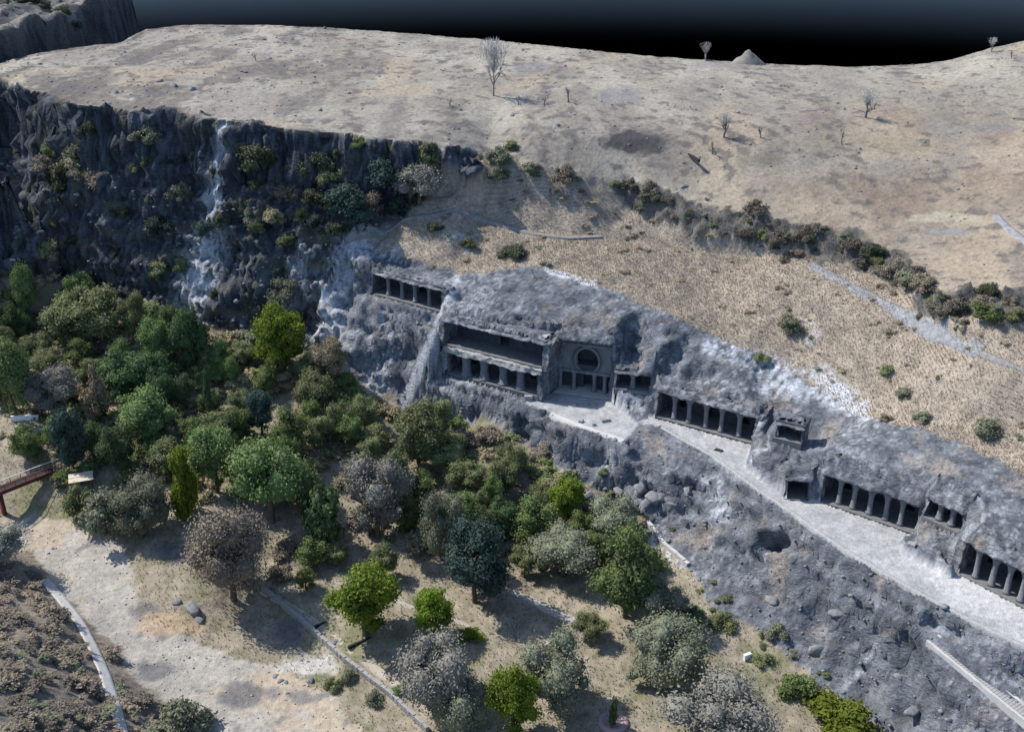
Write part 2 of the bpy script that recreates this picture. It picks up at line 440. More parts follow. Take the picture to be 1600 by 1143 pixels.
STEP = 0.5
X0, X1, Y0, Y1 = -175.0, 195.0, 84.0, 372.0
NX, NY = int((X1 - X0) / STEP) + 1, int((Y1 - Y0) / STEP) + 1
gx = X0 + np.arange(NX) * STEP
gy = Y0 + np.arange(NY) * STEP
GX, GY = np.meshgrid(gx, gy)
vc, vedges, faces, ov, oe, of = geometry.delaunay_2d_cdt([Vector(p[:2]) for p in PTS], EDG, [], 0, 1e-4)
zc = []
for i, v in enumerate(vc):
    if ov[i]:
        zc.append(PTS[ov[i][0]][2])
    else:                                    # crossing of two lines: nearest edge gives the height
        best = (1e9, 0)
        for a, b in EDG:
            p, q = Vector(PTS[a][:2]), Vector(PTS[b][:2])
            w = q - p
            t = max(0, min(1, (v - p).dot(w) / max(w.length_squared, 1e-9)))
            dd = (p + w * t - v).length
            if dd < best[0]: best = (dd, PTS[a][2] * (1 - t) + PTS[b][2] * t)
        zc.append(best[1])
H = np.full((NY, NX), 0.0)
for f in faces:
    for t in range(1, len(f) - 1):
        ia, ib, ic = f[0], f[t], f[t + 1]
        a, b, c = vc[ia], vc[ib], vc[ic]
        x0, x1 = min(a.x, b.x, c.x), max(a.x, b.x, c.x)
        y0, y1 = min(a.y, b.y, c.y), max(a.y, b.y, c.y)
        i0, i1 = max(0, int((x0 - X0) / STEP)), min(NX, int((x1 - X0) / STEP) + 2)
        j0, j1 = max(0, int((y0 - Y0) / STEP)), min(NY, int((y1 - Y0) / STEP) + 2)
        if i0 >= i1 or j0 >= j1: continue
        xx, yy = GX[j0:j1, i0:i1], GY[j0:j1, i0:i1]
        det = (b.y - c.y) * (a.x - c.x) + (c.x - b.x) * (a.y - c.y)
        if abs(det) < 1e-9: continue
        l1 = ((b.y - c.y) * (xx - c.x) + (c.x - b.x) * (yy - c.y)) / det
        l2 = ((c.y - a.y) * (xx - c.x) + (a.x - c.x) * (yy - c.y)) / det
        l3 = 1 - l1 - l2
        m = (l1 > -1e-6) & (l2 > -1e-6) & (l3 > -1e-6)
        H[j0:j1, i0:i1][m] = (l1 * zc[ia] + l2 * zc[ib] + l3 * zc[ic])[m]
def blur(a, n):
    for _ in range(n):
        p = np.pad(a, 1, mode='edge')
        a = (p[1:-1, 1:-1] * 2 + p[:-2, 1:-1] + p[2:, 1:-1] + p[1:-1, :-2] + p[1:-1, 2:]) / 6
    return a
HS = blur(H, 40)
H = blur(H, 2)
# soft ground (no cliff) is smoothed more
gyy, gxx = np.gradient(HS, STEP)
soft = 1 - sstep(0.55, 0.95, np.hypot(gxx, gyy))
_px, _py = to_px(GX, GY, H)
_rp = [(960, 276), (1060, 300), (1130, 316), (1240, 338), (1330, 358), (1400, 380), (1455, 425), (1490, 447), (1600, 444), (1720, 447), (1720, 510), (1560, 508), (1465, 508), (1420, 486), (1385, 450), (1320, 420), (1230, 400), (1130, 376), (1050, 358), (970, 336)]
soft *= 1 - blur(in_poly(_px, _py, _rp).astype(float), 4)
H = H * (1 - soft) + HS * soft

# flat terraces (rock floors cut level)
def pxpoly(pts, z): return [PZ(a, b, z)[:2] for a, b in pts]
WALK_A = [(820, 630), (850, 612), (952, 624), (985, 652), (996, 664), (978, 689), (910, 666), (860, 644)]
WALK_B = [(992, 660), (1015, 650), (1176, 694), (1165, 730), (1228, 779), (1285, 784), (1430, 835), (1406, 848), (1412, 864), (1480, 901), (1500, 896), (1640, 970), (1700, 1050), (1620, 1019), (1540, 982), (1440, 927), (1330, 865), (1230, 798), (1150, 742), (1110, 708), (1030, 665)]
flat = np.zeros_like(H, bool)
for poly, z in ((WALK_A, 0), (WALK_B, 0)):
    m = in_poly(GX, GY, pxpoly(poly, z))
    H[m] = z
    flat |= m
c = CAVES['c28']
PX, PYY = to_px(GX, GY, H)
edge_soft = 1 - sstep(0, 1, blur(flat.astype(float), 3) * 2)   # less relief beside the floors
# keep relief off the cave mouths
for c in CAVES.values():
    lx = (GX - c['A'][0]) * c['dir'].x + (GY - c['A'][1]) * c['dir'].y
    ly = (GX - c['A'][0]) * c['in'].x + (GY - c['A'][1]) * c['in'].y
    near = (lx > -0.5) & (lx < c['L'] + .5) & (ly > -1.6) & (ly < 1.6)
    edge_soft[near] *= 0.25
    inside = (lx > -0.2) & (lx < c['L'] + .2) & (ly > 1.0) & (ly < c['d'] + .5)
    H[inside] = np.maximum(H[inside], c['z'] + c['h'] + 0.9)

for pth, wpx in (([(540, 380), (590, 360), (640, 342), (690, 337), (760, 347), (830, 366), (890, 374), (950, 371), (1050, 388), (1160, 402), (1262, 413)], 9), ([(1262, 413), (1300, 434), (1335, 452), (1380, 476), (1420, 502), (1470, 526), (1530, 556), (1640, 592)], 17), ([(68, 905), (95, 935), (122, 968), (145, 1010), (163, 1050), (178, 1095), (190, 1143), (198, 1190)], 16), ([(1462, 1003), (1612, 1128)], 22), ([(712, 432), (690, 490), (662, 560), (628, 640)], 11)):
    dd_, _ = line_dist(PX, PYY, pth)
    edge_soft *= np.where(HS < 32, sstep(wpx * .6, wpx * 1.5, dd_) * .9 + .1, 1)
# ---- what covers the ground where (albedo and relief), outlines taken on the ground
jx = PX + 16 * fbm(GX * .12, GY * .12, H * .12, 3, 11) + 5 * noise3(GX * .7, GY * .7, H * .7, 5)
jy = PYY + 11 * fbm(GX * .12, GY * .12, H * .12, 3, 23) + 4 * noise3(GX * .7, GY * .7, H * .7, 9)
n0 = fbm(GX * .25, GY * .25, H * .25, 3, 33)
P_DARK = [(-300, 128), (0, 126), (28, 137), (80, 151), (120, 165), (200, 172), (280, 178), (350, 190), (420, 201), (500, 207), (570, 214), (640, 221), (700, 231), (755, 243), (740, 275), (690, 268), (640, 300), (640, 338), (560, 372), (525, 395), (500, 470), (500, 540), (460, 560), (400, 525), (300, 495), (220, 470), (130, 450), (60, 438), (-300, 470)]
P_ROCK = [(525, 395), (560, 380), (600, 400), (720, 430), (850, 420), (930, 445), (1000, 475), (1080, 505), (1190, 560), (1300, 615), (1350, 655), (1450, 678), (1520, 700), (1600, 740), (1900, 850), (1900, 1300), (1440, 1300), (1350, 1110), (1260, 1050), (1190, 990), (1105, 935), (1060, 870), (1000, 800), (900, 745), (820, 690), (760, 655), (640, 645), (590, 612), (505, 555)]
P_TAN = [(740, 238), (830, 252), (900, 268), (980, 288), (1130, 326), (1240, 350), (1400, 398), (1440, 436), (1490, 462), (1900, 480), (1900, 850), (1600, 740), (1350, 655), (1080, 505), (930, 445), (850, 420), (720, 430), (600, 400), (560, 375), (650, 335), (640, 300), (690, 270)]
P_RIVER = [(-300, 770), (40, 812), (100, 808), (150, 830), (200, 865), (215, 900), (200, 950), (240, 975), (330, 1015), (430, 1050), (530, 1090), (560, 1150), (600, 1300), (330, 1300), (275, 1143), (250, 1105), (200, 1035), (130, 955), (60, 890), (30, 860), (-300, 850)]
P_MOUND = [(-300, 850), (30, 862), (70, 897), (140, 967), (205, 1042), (255, 1112), (290, 1172), (330, 1300), (-300, 1300)]
mask = lambda p: in_poly(jx, jy, p)
P_RIMROCK = [(960, 284), (1060, 308), (1130, 324), (1240, 346), (1330, 366), (1400, 388), (1450, 430), (1490, 455), (1600, 452), (1700, 455), (1700, 500), (1560, 498), (1470, 500), (1430, 478), (1390, 442), (1320, 412), (1230, 392), (1130, 368), (1050, 350), (975, 328)]
rimd = in_poly(jx + 10 * n0, jy + 8 * n0, P_RIMROCK)
plateau = HS > 26
dark, rockm, tan, river, mound = mask(P_DARK), mask(P_ROCK), mask(P_TAN), mask(P_RIVER), mask(P_MOUND)
cat = np.full(H.shape, 3, int)                       # 3 valley
pl = (PYY < 480) & ~dark & ~tan & ~rockm & (HS > 24)
cat[pl] = 0
cat[tan] = 1
_tan_rim = rimd & (cat <= 1)
cat[rockm] = 2
cat[dark] = 4
cat[river & (HS < 0)] = 5
cat[mound & (HS < 12)] = 6
steep = np.hypot(*np.gradient(H, STEP))
n1 = fbm(GX * .05, GY * .05, 0, 4, 31)
n2 = fbm(GX * .3, GY * .3, H * .3, 4, 41)
n3 = fbm(GX * .02, GY * .055, 0, 4, 51)
n4 = fbm(GX * 1.1, GY * 1.1, H * 1.1, 3, 61)
def mixc(c, d, t):
    t = np.clip(t, 0, 1)[..., None]
    return np.asarray(c) * (1 - t) + np.asarray(d) * t
shape3 = H.shape + (3,)
C = np.zeros(shape3)
# plateau: pale dry soil, grey-brown basalt patches
left = sstep(760, 150, PX)
right = sstep(950, 1350, PX) * sstep(110, 200, PYY)
cp = mixc((.24, .222, .195), (.325, .308, .268), .5 + 1.3 * n1)
cp = mixc(cp, (.20, .187, .175), left * .45)
st = fbm(GX * .06, GY * .025, 0, 5, 131) + .35 * n2
BARE = st > .1
cp = mixc(cp, (.165, .148, .132), sstep(-.10, .22, st + .40 * left + .12 * sstep(150, 230, PYY) - .24) * (.70 * left + .35))
cp = mixc(cp, (.36, .34, .30), sstep(.15, .4, fbm(GX * .05, GY * .02, 0, 5, 137) + .2 * n2) * left * .8)
cp = mixc(cp, (.10, .095, .098), sstep(.22, .42, fbm(GX * .09, GY * .035, 0, 5, 138) + .3 * n4) * (.3 + .5 * left))
cp = mixc(cp, (.22, .18, .145), right * np.clip(.65 + 1.2 * n1 + .4 * n2, 0, 1))
cp = mixc(cp, (.34, .29, .225), sstep(.2, .7, fbm(GX * .05, GY * .03, 0, 4, 141) + .3 * right) * .7)
cp = mixc(cp, (.12, .113, .112), sstep(.38, .7, n2 + .5 * st + .2 * left) * .8)
cp = mixc(cp, (.14, .125, .115), sstep(.42, .6, n4 + .35 * n2 + .12 * left) * .55)
tanc = mixc((.33, .28, .22), (.25, .212, .17), .5 + 1.2 * n2)
tanc = mixc(tanc, (.36, .305, .24), sstep(.2, .7, n1 + .4 * n4))
tanc = mixc(tanc, (.20, .18, .15), sstep(.3, .85, n2 - .3 * n1) * .7)
def rock_rgb(X, Y, Z, m=1.0):
    a, b_, c_ = fbm(X * .3, Y * .3, Z * .3, 4, 41), fbm(X * .05, Y * .05, 0, 4, 31), fbm(X * 1.1, Y * 1.1, Z * 1.1, 3, 61)
    r = mixc((.165, .174, .190), (.085, .093, .108), .5 + 1.25 * a)
    bed = np.sin(2 * math.pi * (Z / 1.7 + .9 * noise3(X * .06, Y * .06, 0, 221))) + .7 * np.sin(2 * math.pi * (Z / .75 + noise3(X * .1, Y * .1, 0, 222)))
    r = mixc(r, (.07, .075, .086), sstep(.5, 1.4, bed) * .5)
    r = mixc(r, (.27, .278, .29), sstep(.2, .75, c_ * .8 + b_ * .6))
    r = mixc(r, (.25, .212, .175), sstep(.3, .75, fbm(X * .15, Y * .15, Z * .15, 3, 71)) * .6)
    wx = .8 * noise3(X * .5, Y * .5, Z * .5, 77)
    cr = np.abs(fbm(X * .22 + wx, Y * .22, Z * .35 + wx, 3, 78))
    r = mixc(r, (.05, .053, .06), sstep(.055, .012, cr) * .75)
    dn = fbm(X * .55 + Z * .2, Y * .55, Z * .12, 3, 79)
    r = mixc(r, (.085, .09, .10), sstep(.1, .6, dn) * .45)
    return r * np.array((1.0, 1.01, 1.015)) * m * 1.14
rockc = rock_rgb(GX, GY, H)
darkc = mixc((.04, .046, .058), (.13, .138, .155), .3 + 1.1 * n4 + .5 * n2)
darkc = mixc(darkc, (.20, .165, .125), sstep(.2, .6, n2) * sstep(2.4, 1.0, steep) * .85)
darkc = mixc(darkc, (.075, .085, .05), sstep(.2, .6, fbm(GX * .2, GY * .2, H * .2, 3, 81)) * .6)
ledge = sstep(.1, .7, np.sin(2 * math.pi * (H / 5.2 + .7 * noise3(GX * .05, GY * .05, 0, 181))) * .7 + .9 * fbm(GX * .12, GY * .12, H * .3, 3, 182) - .25) * sstep(34, 28, H)
darkc = mixc(darkc, mixc((.185, .15, .115), (.10, .115, .065), .5 + 1.5 * n2), ledge * .6)
valc = mixc((.29, .25, .19), (.20, .178, .125), .5 + 1.2 * n2)
valc = mixc(valc, (.165, .17, .09), sstep(.1, .6, n1 + .4 * n2) * .7)
rivc = mixc((.37, .34, .295), (.30, .28, .245), .5 + n2)
rivc = mixc(rivc, (.37, .31, .235), sstep(.1, .5, n1 + .4 * n2 + .25 * sstep(200, 420, PX)))
rivc = mixc(rivc, (.16, .155, .155), sstep(.42, .62, fbm(GX * .16, GY * .16, 0, 4, 91)) * .8)
mouc = mixc((.16, .135, .11), (.24, .205, .165), .5 + 1.3 * n2)
mouc = mixc(mouc, (.075, .065, .055), sstep(.2, .6, n4))
for k, cc in enumerate((cp, tanc, rockc, valc, darkc, rivc, mouc)):
    C[cat == k] = cc[cat == k]
C[_tan_rim & (cat <= 1)] = mixc(mixc((.075, .073, .075), (.15, .14, .13), .5 + 1.4 * n2), (.11, .105, .07), sstep(.1, .5, n4))[_tan_rim & (cat <= 1)]
# pale mineral streaks and lime-washed rock
def streak(pts, w, col, amt=0.8, lo=-.25, hi=.35, f=.9):
    global C
    d, t = line_dist(PX + 7 * noise3(GX * .35, GY * .35, H * .35, 7), PYY + 5 * noise3(GX * .4, GY * .4, H * .4, 8), pts)
    wv = np.interp(t, np.linspace(0, 1, len(w)), w)
    k = sstep(1.0, .35, d / wv) * sstep(lo, hi, fbm(GX * f, GY * f, H * f * .5, 3, 17)) * amt
    C = mixc(C, col, k)
WH = (.50, .52, .55)
streak([(352, 198), (345, 250), (330, 320), (315, 400), (300, 478)], [15, 20, 34, 46, 44], WH, .9, -.55, .3, 1.5)
streak([(352, 198), (345, 250), (330, 320), (315, 400), (300, 478)], [6, 8, 12, 15, 15], WH, .8, -.9, .1, 1.5)
streak([(545, 385), (525, 440), (508, 525)], [36, 36, 38], WH, .9, -.6, .3, 1.4)
streak([(560, 385), (620, 395), (640, 400)], [26, 22, 14], WH, .7, -.1, .4)
streak([(712, 432), (690, 490), (662, 560), (628, 640)], [9, 9, 10, 11], (.44, .46, .49), .9, -.8, .25)
streak([(600, 500), (585, 600)], [30, 30], WH, .6)
streak([(470, 395), (455, 470)], [20, 24], WH, .6, -.4, .4, 1.4)
streak([(545, 520), (535, 580)], [24, 24], WH, .5)
streak([(480, 400), (460, 470)], [30, 30], WH, .4)
streak([(1105, 540), (1160, 560), (1230, 575)], [18, 24, 20], WH, .9, -.3, .3)
streak([(1210, 605), (1280, 600), (1345, 640)], [26, 40, 22], WH, .9, -.6, .15, .7)
streak([(850, 420), (890, 432), (930, 445)], [6, 7, 6], (.55, .57, .6), .9, -.6, 0)
streak([(690, 372), (730, 372), (725, 390)], [12, 16, 12], (.48, .47, .45), .8)
streak([(1250, 492), (1275, 515), (1265, 535)], [8, 13, 8], (.5, .5, .5), .8)
streak([(960, 540), (975, 610), (1000, 640)], [18, 20, 16], WH, .7, -.3, .3)
streak([(1190, 640), (1195, 690), (1170, 735)], [9, 9, 14], WH, .7, -.3, .3)
streak([(1340, 715), (1370, 740), (1360, 790)], [18, 26, 18], WH, .45, -.2, .4)
streak([(1440, 720), (1440, 800)], [12, 12], WH, .5, -.2, .4)
streak([(1110, 760), (1130, 800)], [26, 22], WH, .8, -.3, .3)
streak([(960, 720), (900, 700)], [26, 22], WH, .4, -.2, .4)
streak([(1370, 1010), (1330, 1060), (1290, 1100)], [14, 10, 8], WH, .6, -.3, .3)
streak([(1440, 960), (1540, 1010), (1600, 1060)], [20, 26, 30], WH, .35, -.2, .4)
streak([(1010, 830), (1060, 880)], [10, 12], WH, .8, -.4, .2)
# outcrops with a shape of their own on the plateau
def patch(cx, cy, rx, ry, col, amt):
    global C
    d = np.hypot((PX - cx) / rx, (PYY - cy) / ry) + .45 * n2
    C = mixc(C, col, sstep(1.1, .6, d) * amt)
patch(995, 222, 58, 20, (.06, .06, .064), 1.0)
patch(1480, 362, 44, 9, (.19, .195, .20), .8)
patch(1275, 186, 40, 10, (.19, .165, .16), .6)
patch(1190, 250, 36, 10, (.15, .142, .115), .7)
patch(1400, 225, 60, 12, (.22, .20, .14), .6)
patch(970, 150, 44, 16, (.19, .19, .20), .7)
patch(830, 105, 30, 8, (.20, .20, .21), .7)
patch(1130, 100, 60, 8, (.22, .21, .21), .7)
patch(1550, 200, 50, 8, (.18, .175, .18), .7)
patch(1470, 340, 60, 9, (.36, .34, .27), .7)
patch(1370, 1090, 18, 40, (.24, .24, .25), .3)
for px_, py_, rx_, ry_ in ((225, 957, 26, 16), (380, 1085, 55, 22), (245, 1045, 40, 18), (270, 860, 28, 22), (455, 985, 26, 30)):
    patch(px_, py_, rx_, ry_, (.105, .105, .115), .75)
patch(90, 905, 28, 14, (.46, .39, .28), .6)
patch(270, 975, 60, 22, (.38, .28, .18), .7)
patch(480, 1040, 45, 20, (.45, .43, .41), .8)
C[flat] = mixc(mixc((.36, .362, .36), (.275, .28, .285), .5 + 1.3 * n2), (.44, .442, .44), sstep(.1, .6, n1 + n4 * .4))[flat]
_pl = (cat == 0)
C[_pl] *= np.array((.95, .92, .87))
C = np.clip(C, .01, .62)

# ---- relief
amp = np.select([cat == k for k in range(7)], [.35, .55, .5, .45, 1.5, .3, .9])
amp = np.where(_tan_rim, 2.4, amp)
nz = np.stack([-(np.gradient(H, STEP)[1]), -(np.gradient(H, STEP)[0]), np.ones_like(H)], -1)
nz /= np.linalg.norm(nz, axis=-1, keepdims=True)
steepw = sstep(.6, 2.2, steep)
rel = fbm(GX * .22, GY * .22, H * .22, 5, 101) * .6
rid = (fbm(GX * .30, GY * .30, H * .09, 4, 111, True) - .6) * .75          # upright ribs on the cliffs
blocky = (fbm(GX * .45, GY * .45, H * .5, 4, 121, True) - .7) * .5
upper = sstep(27, 36, H)
disp = amp * (rel * (1 - .5 * steepw) + (rid * steepw * np.where(cat == 4, .25 + .6 * upper, .45)) + blocky * np.where(cat == 4, 1.05, np.where(cat == 2, .6, .25)))
strata = np.sin(2 * math.pi * (H / 2.6 + .9 * noise3(GX * .05, GY * .05, 0, 151))) * .5 + np.sin(2 * math.pi * (H / 1.1 + 1.3 * noise3(GX * .12, GY * .12, 0, 152))) * .22
disp += np.where(cat == 2, 1.0, np.where(cat == 4, 1.5 - .9 * upper, 0)) * strata * sstep(.45, 1.0, steep) * sstep(-.5, .3, noise3(GX * .08, GY * .08, H * .08, 153))
big = fbm(GX * .07, GY * .07, H * .05, 3, 161)
disp += np.where(cat == 4, .55, np.where(cat == 2, .28, 0)) * fbm(GX * .7, GY * .7, H * .7, 2, 171) * sstep(.4, 1, steep)
disp += np.where(cat == 4, 2.6, np.where(cat == 2, 1.0, 0)) * big * sstep(.5, 1.2, steep)
alng = GX * .66 - GY * .75
disp += np.where(cat == 2, .55, 0) * (1 - 2 * np.abs(noise3(alng * .35 + .25 * H, H * .07, GX * .03, 211)) - .4) * sstep(.3, .9, steep)
wq = .9 * noise3(GX * .3, GY * .3, H * .3, 201)
qq = fbm(GX * .16 + .08 * GY + wq * .3, GY * .16, H * .30, 3, 202) * 3.2
steps = np.floor(qq) + sstep(.80, 1.0, qq - np.floor(qq))                      # broken beds with sharp edges
qq2 = fbm(GX * .42, GY * .42 + wq * .3, H * .7, 2, 203) * 2.6
steps2 = np.floor(qq2) + sstep(.75, 1.0, qq2 - np.floor(qq2))
disp += np.where(cat == 2, .62, np.where(cat == 4, 1.1, 0)) * (steps * .62 + steps2 * .30) * sstep(.3, .8, steep)
for dx_, dy_, rx_, ry_, dep in ((1206, 846, 21, 14, 4.6), (925, 645 + 75, 16, 14, 1.6), (1010, 770, 14, 12, 1.6), (1060, 800, 16, 10, 1.4), (1105, 830, 16, 12, 1.2), (640, 556, 10, 12, 1.5), (1330, 905, 12, 9, 1.0), (985, 750, 14, 12, 1.6)):
    disp -= dep * np.exp(-(((PX - dx_) / rx_) ** 2 + ((PYY - dy_) / ry_) ** 2) ** 2) * (HS < 14)
disp *= edge_soft
disp[flat] = 0.03 * n2[flat]
V = np.stack([GX, GY, H], -1) + nz * disp[..., None]
HF = V[..., 2].copy()

# ---- cut the cave mouths out of the rock
keep = np.ones((NY - 1, NX - 1), bool)
fc = (V[:-1, :-1] + V[1:, :-1] + V[:-1, 1:] + V[1:, 1:]) / 4
zz4 = np.stack([V[:-1, :-1, 2], V[1:, :-1, 2], V[:-1, 1:, 2], V[1:, 1:, 2]])
fmin, fmax = zz4.min(0), zz4.max(0)
for k, c in CAVES.items():
    dx, dy = fc[..., 0] - c['A'][0], fc[..., 1] - c['A'][1]
    lx = dx * c['dir'].x + dy * c['dir'].y
    ly = dx * c['in'].x + dy * c['in'].y
    keep &= ~((lx > 0) & (lx < c['L']) & (ly > -1.7) & (ly < c['d']) & (fmax > c['z'] + .25) & (fmin < c['z'] + c['h']))
# frustum with a margin
fx, fy = to_px(fc[..., 0], fc[..., 1], fc[..., 2])
keep &= (fx > -420) & (fx < 2020) & (fy < 1500)
catf = cat[:-1, :-1]
names = {0: ('plateau', M_SOIL), 1: ('hillside', M_SOIL), 2: ('cave_rock_face', M_ROCK), 3: ('valley_ground', M_SOIL), 4: ('basalt_cliff', M_ROCK), 5: ('dry_river_bed', M_SOIL), 6: ('near_hillside', M_SOIL)}
flatf = flat[:-1, :-1]
idx = np.arange(NY * NX).reshape(NY, NX)
quads = np.stack([idx[:-1, :-1], idx[:-1, 1:], idx[1:, 1:], idx[1:, :-1]], -1)
Vf, Cf = V.reshape(-1, 3), C.reshape(-1, 3)
def emit(name, sel, mat):
    q = quads[sel]
    if not len(q): return
    u, inv = np.unique(q.ravel(), return_inverse=True)
    me = mesh_np(name, Vf[u], inv.reshape(-1, 4), mat, True)
    at = me.color_attributes.new('Col', 'FLOAT_COLOR', 'POINT')
    at.data.foreach_set('color', np.concatenate([Cf[u], np.ones((len(u), 1))], 1).astype(np.float32).ravel())
    o = bpy.data.objects.new(name, me)
    link(o)
    o['kind'] = 'structure'
for k, (nm, mt) in names.items():
    emit(nm, keep & (catf == k) & ~flatf, mt)
emit('walkway', keep & flatf, M_SOIL)

HB = blur(HF, 6)
def height(x, y, HF=HF):
    i = min(max((x - X0) / STEP, 0), NX - 1.001); j = min(max((y - Y0) / STEP, 0), NY - 1.001)
    a, b = int(i), int(j); u, v = i - a, j - b
    return float(HF[b, a] * (1 - u) * (1 - v) + HF[b, a + 1] * u * (1 - v) + HF[b + 1, a] * (1 - u) * v + HF[b + 1, a + 1] * u * v)
_t = np.arange(85, 372, .25)
def hit(px, py):
    x, y, w = ray(px, py)
    k = _t / y
    X, Z = x * k, CAM_H + w * k
    i = np.clip(((X - X0) / STEP).astype(int), 0, NX - 1); j = np.clip(((_t - Y0) / STEP).astype(int), 0, NY - 1)
    below = Z < HF[j, i]
    n = int(np.argmax(below)) if below.any() else len(_t) - 1
    return Vector((X[n], _t[n], HF[j[n], i[n]]))
def pxscale(p):                       # pixels (of 1600) per metre at a point
    return FPX / (p.y * CP - (p.z - CAM_H) * SP)
#@@DETAIL@@
# ------------------------------------------------------------------ far butte across the gorge
bt = [PZ(*p) for p in ((-330, 150, 55), (-120, 92, 55.5), (0, 54, 56), (40, 39, 56), (80, 26, 56), (125, 13, 56), (148, 11, 55.5))]
bpoly = [p[:2] for p in bt] + [(bt[-1][0] - 6, 430), (-420, 430)]
bx, by = np.meshgrid(np.arange(-300, -108, .9), np.arange(262, 420, .9))
bd, _ = line_dist(bx, by, bpoly + [bpoly[0]])
bd = np.where(in_poly(bx, by, bpoly), bd, -bd) + 5.0 * fbm(bx * .06, by * .06, 0, 5, 5)
bh = 56 + .06 * np.minimum(bd, 20) + 4.0 * fbm(bx * .07, by * .07, 0, 5, 6) - 26 * sstep(.8, -3.5, bd) - 26 * sstep(-2, -18, bd)
bxx = bx + 1.2 * fbm(bx * .3, by * .3, bh * .1, 3, 8); byy = by + 1.2 * fbm(bx * .3, by * .3, bh * .1, 3, 9)
bn = fbm(bx * .15, by * .15, bh * .15, 4, 10)
bc = mixc(mixc((.025, .028, .034), (.085, .09, .09), .5 + bn), mixc((.20, .185, .165), (.09, .09, .09), .5 + 1.6 * bn), sstep(-.2, 1.2, bd))
bi = np.arange(bx.size).reshape(bx.shape)
bq = np.stack([bi[:-1, :-1], bi[:-1, 1:], bi[1:, 1:], bi[1:, :-1]], -1)
bsel = (bd[:-1, :-1] > -14)
me = mesh_np('far_butte', np.stack([bxx, byy, bh], -1).reshape(-1, 3), bq[bsel], M_ROCK, True)
at = me.color_attributes.new('Col', 'FLOAT_COLOR', 'POINT')
at.data.foreach_set('color', np.concatenate([bc.reshape(-1, 3), np.ones((bx.size, 1))], 1).astype(np.float32).ravel())
tag(link(bpy.data.objects.new('far_butte', me)), kind='structure')

# ------------------------------------------------------------------ small builders
def grid_box(x0, x1, y0, y1, z0, z1, res=.5, amp=0.0, seed=1, slant=0.0, freq=.7):
    """closed box with subdivided faces, roughened; slant leans the front (y0) face back at the top"""
    vs, fs = [], []
    def face(o, a, b):
        na, nb = max(1, int(np.linalg.norm(a) / res)), max(1, int(np.linalg.norm(b) / res))
        base = sum(len(v) for v in vs)
        i, j = np.meshgrid(np.linspace(0, 1, na + 1), np.linspace(0, 1, nb + 1), indexing='ij')
        P = np.array(o)[None, None] + i[..., None] * np.array(a) + j[..., None] * np.array(b)
        vs.append(P.reshape(-1, 3))
        k = base + np.arange((na + 1) * (nb + 1)).reshape(na + 1, nb + 1)
        fs.append(np.stack([k[:-1, :-1], k[1:, :-1], k[1:, 1:], k[:-1, 1:]], -1).reshape(-1, 4))
    X, Y, Z = x1 - x0, y1 - y0, z1 - z0
    face((x0, y0, z0), (X, 0, 0), (0, 0, Z)); face((x0, y1, z0), (0, 0, Z), (X, 0, 0))
    face((x0, y0, z0), (0, 0, Z), (0, Y, 0)); face((x1, y0, z0), (0, Y, 0), (0, 0, Z))
    face((x0, y0, z1), (X, 0, 0), (0, Y, 0)); face((x0, y0, z0), (0, Y, 0), (X, 0, 0))
    v, f = np.concatenate(vs), np.concatenate(fs)
    if slant:
        v[:, 1] += slant * (v[:, 2] - z0) / Z * (1 - (v[:, 1] - y0) / Y)
    if amp:
        for ax in range(3):
            v[:, ax] += amp * fbm(v[:, 0] * freq, v[:, 1] * freq, v[:, 2] * freq, 3, seed + 7 * ax)
    return v, f
def part(name, vf, mat, parent=None, smooth=False, **t):
    o = bpy.data.objects.new(name, mesh_np(name, vf[0], vf[1], mat, smooth))
    link(o, parent)
    return tag(o, **t)
def joinvf(l):
    vs, fs, n = [], [], 0
    for v, f in l:
        vs.append(v); fs.append(np.asarray(f) + n); n += len(v)
    return np.concatenate(vs), np.concatenate(fs)
def rings(sec, sides=8, sq=.35, close=True):
    """stack of rounded-square rings: (z, half x, half y[, shift x])"""
    V, F = [], []
    th = (np.arange(sides) + .5) * 2 * math.pi / sides
    c, s_ = np.cos(th), np.sin(th)
    r = 1 / np.maximum(np.abs(c), np.abs(s_)) * (1 - sq) + sq
    for q in sec:
        z, hx, hy = q[:3]
        V.append(np.stack([c * r * hx, s_ * r * hy, np.full(sides, z)], -1))
    for i in range(len(sec) - 1):
        for k in range(sides):
            F.append((i * sides + k, i * sides + (k + 1) % sides, (i + 1) * sides + (k + 1) % sides, (i + 1) * sides + k))
    V = np.concatenate(V)
    if close:
        n = len(V); V = np.concatenate([V, [[0, 0, sec[0][0]], [0, 0, sec[-1][0]]]])
        for k in range(0, sides, 2):
            F.append((n, (k + 2) % sides, k + 1, k)); b = (len(sec) - 1) * sides
            F.append((n + 1, b + k, b + k + 1, b + (k + 2) % sides))
    return V, np.array(F)

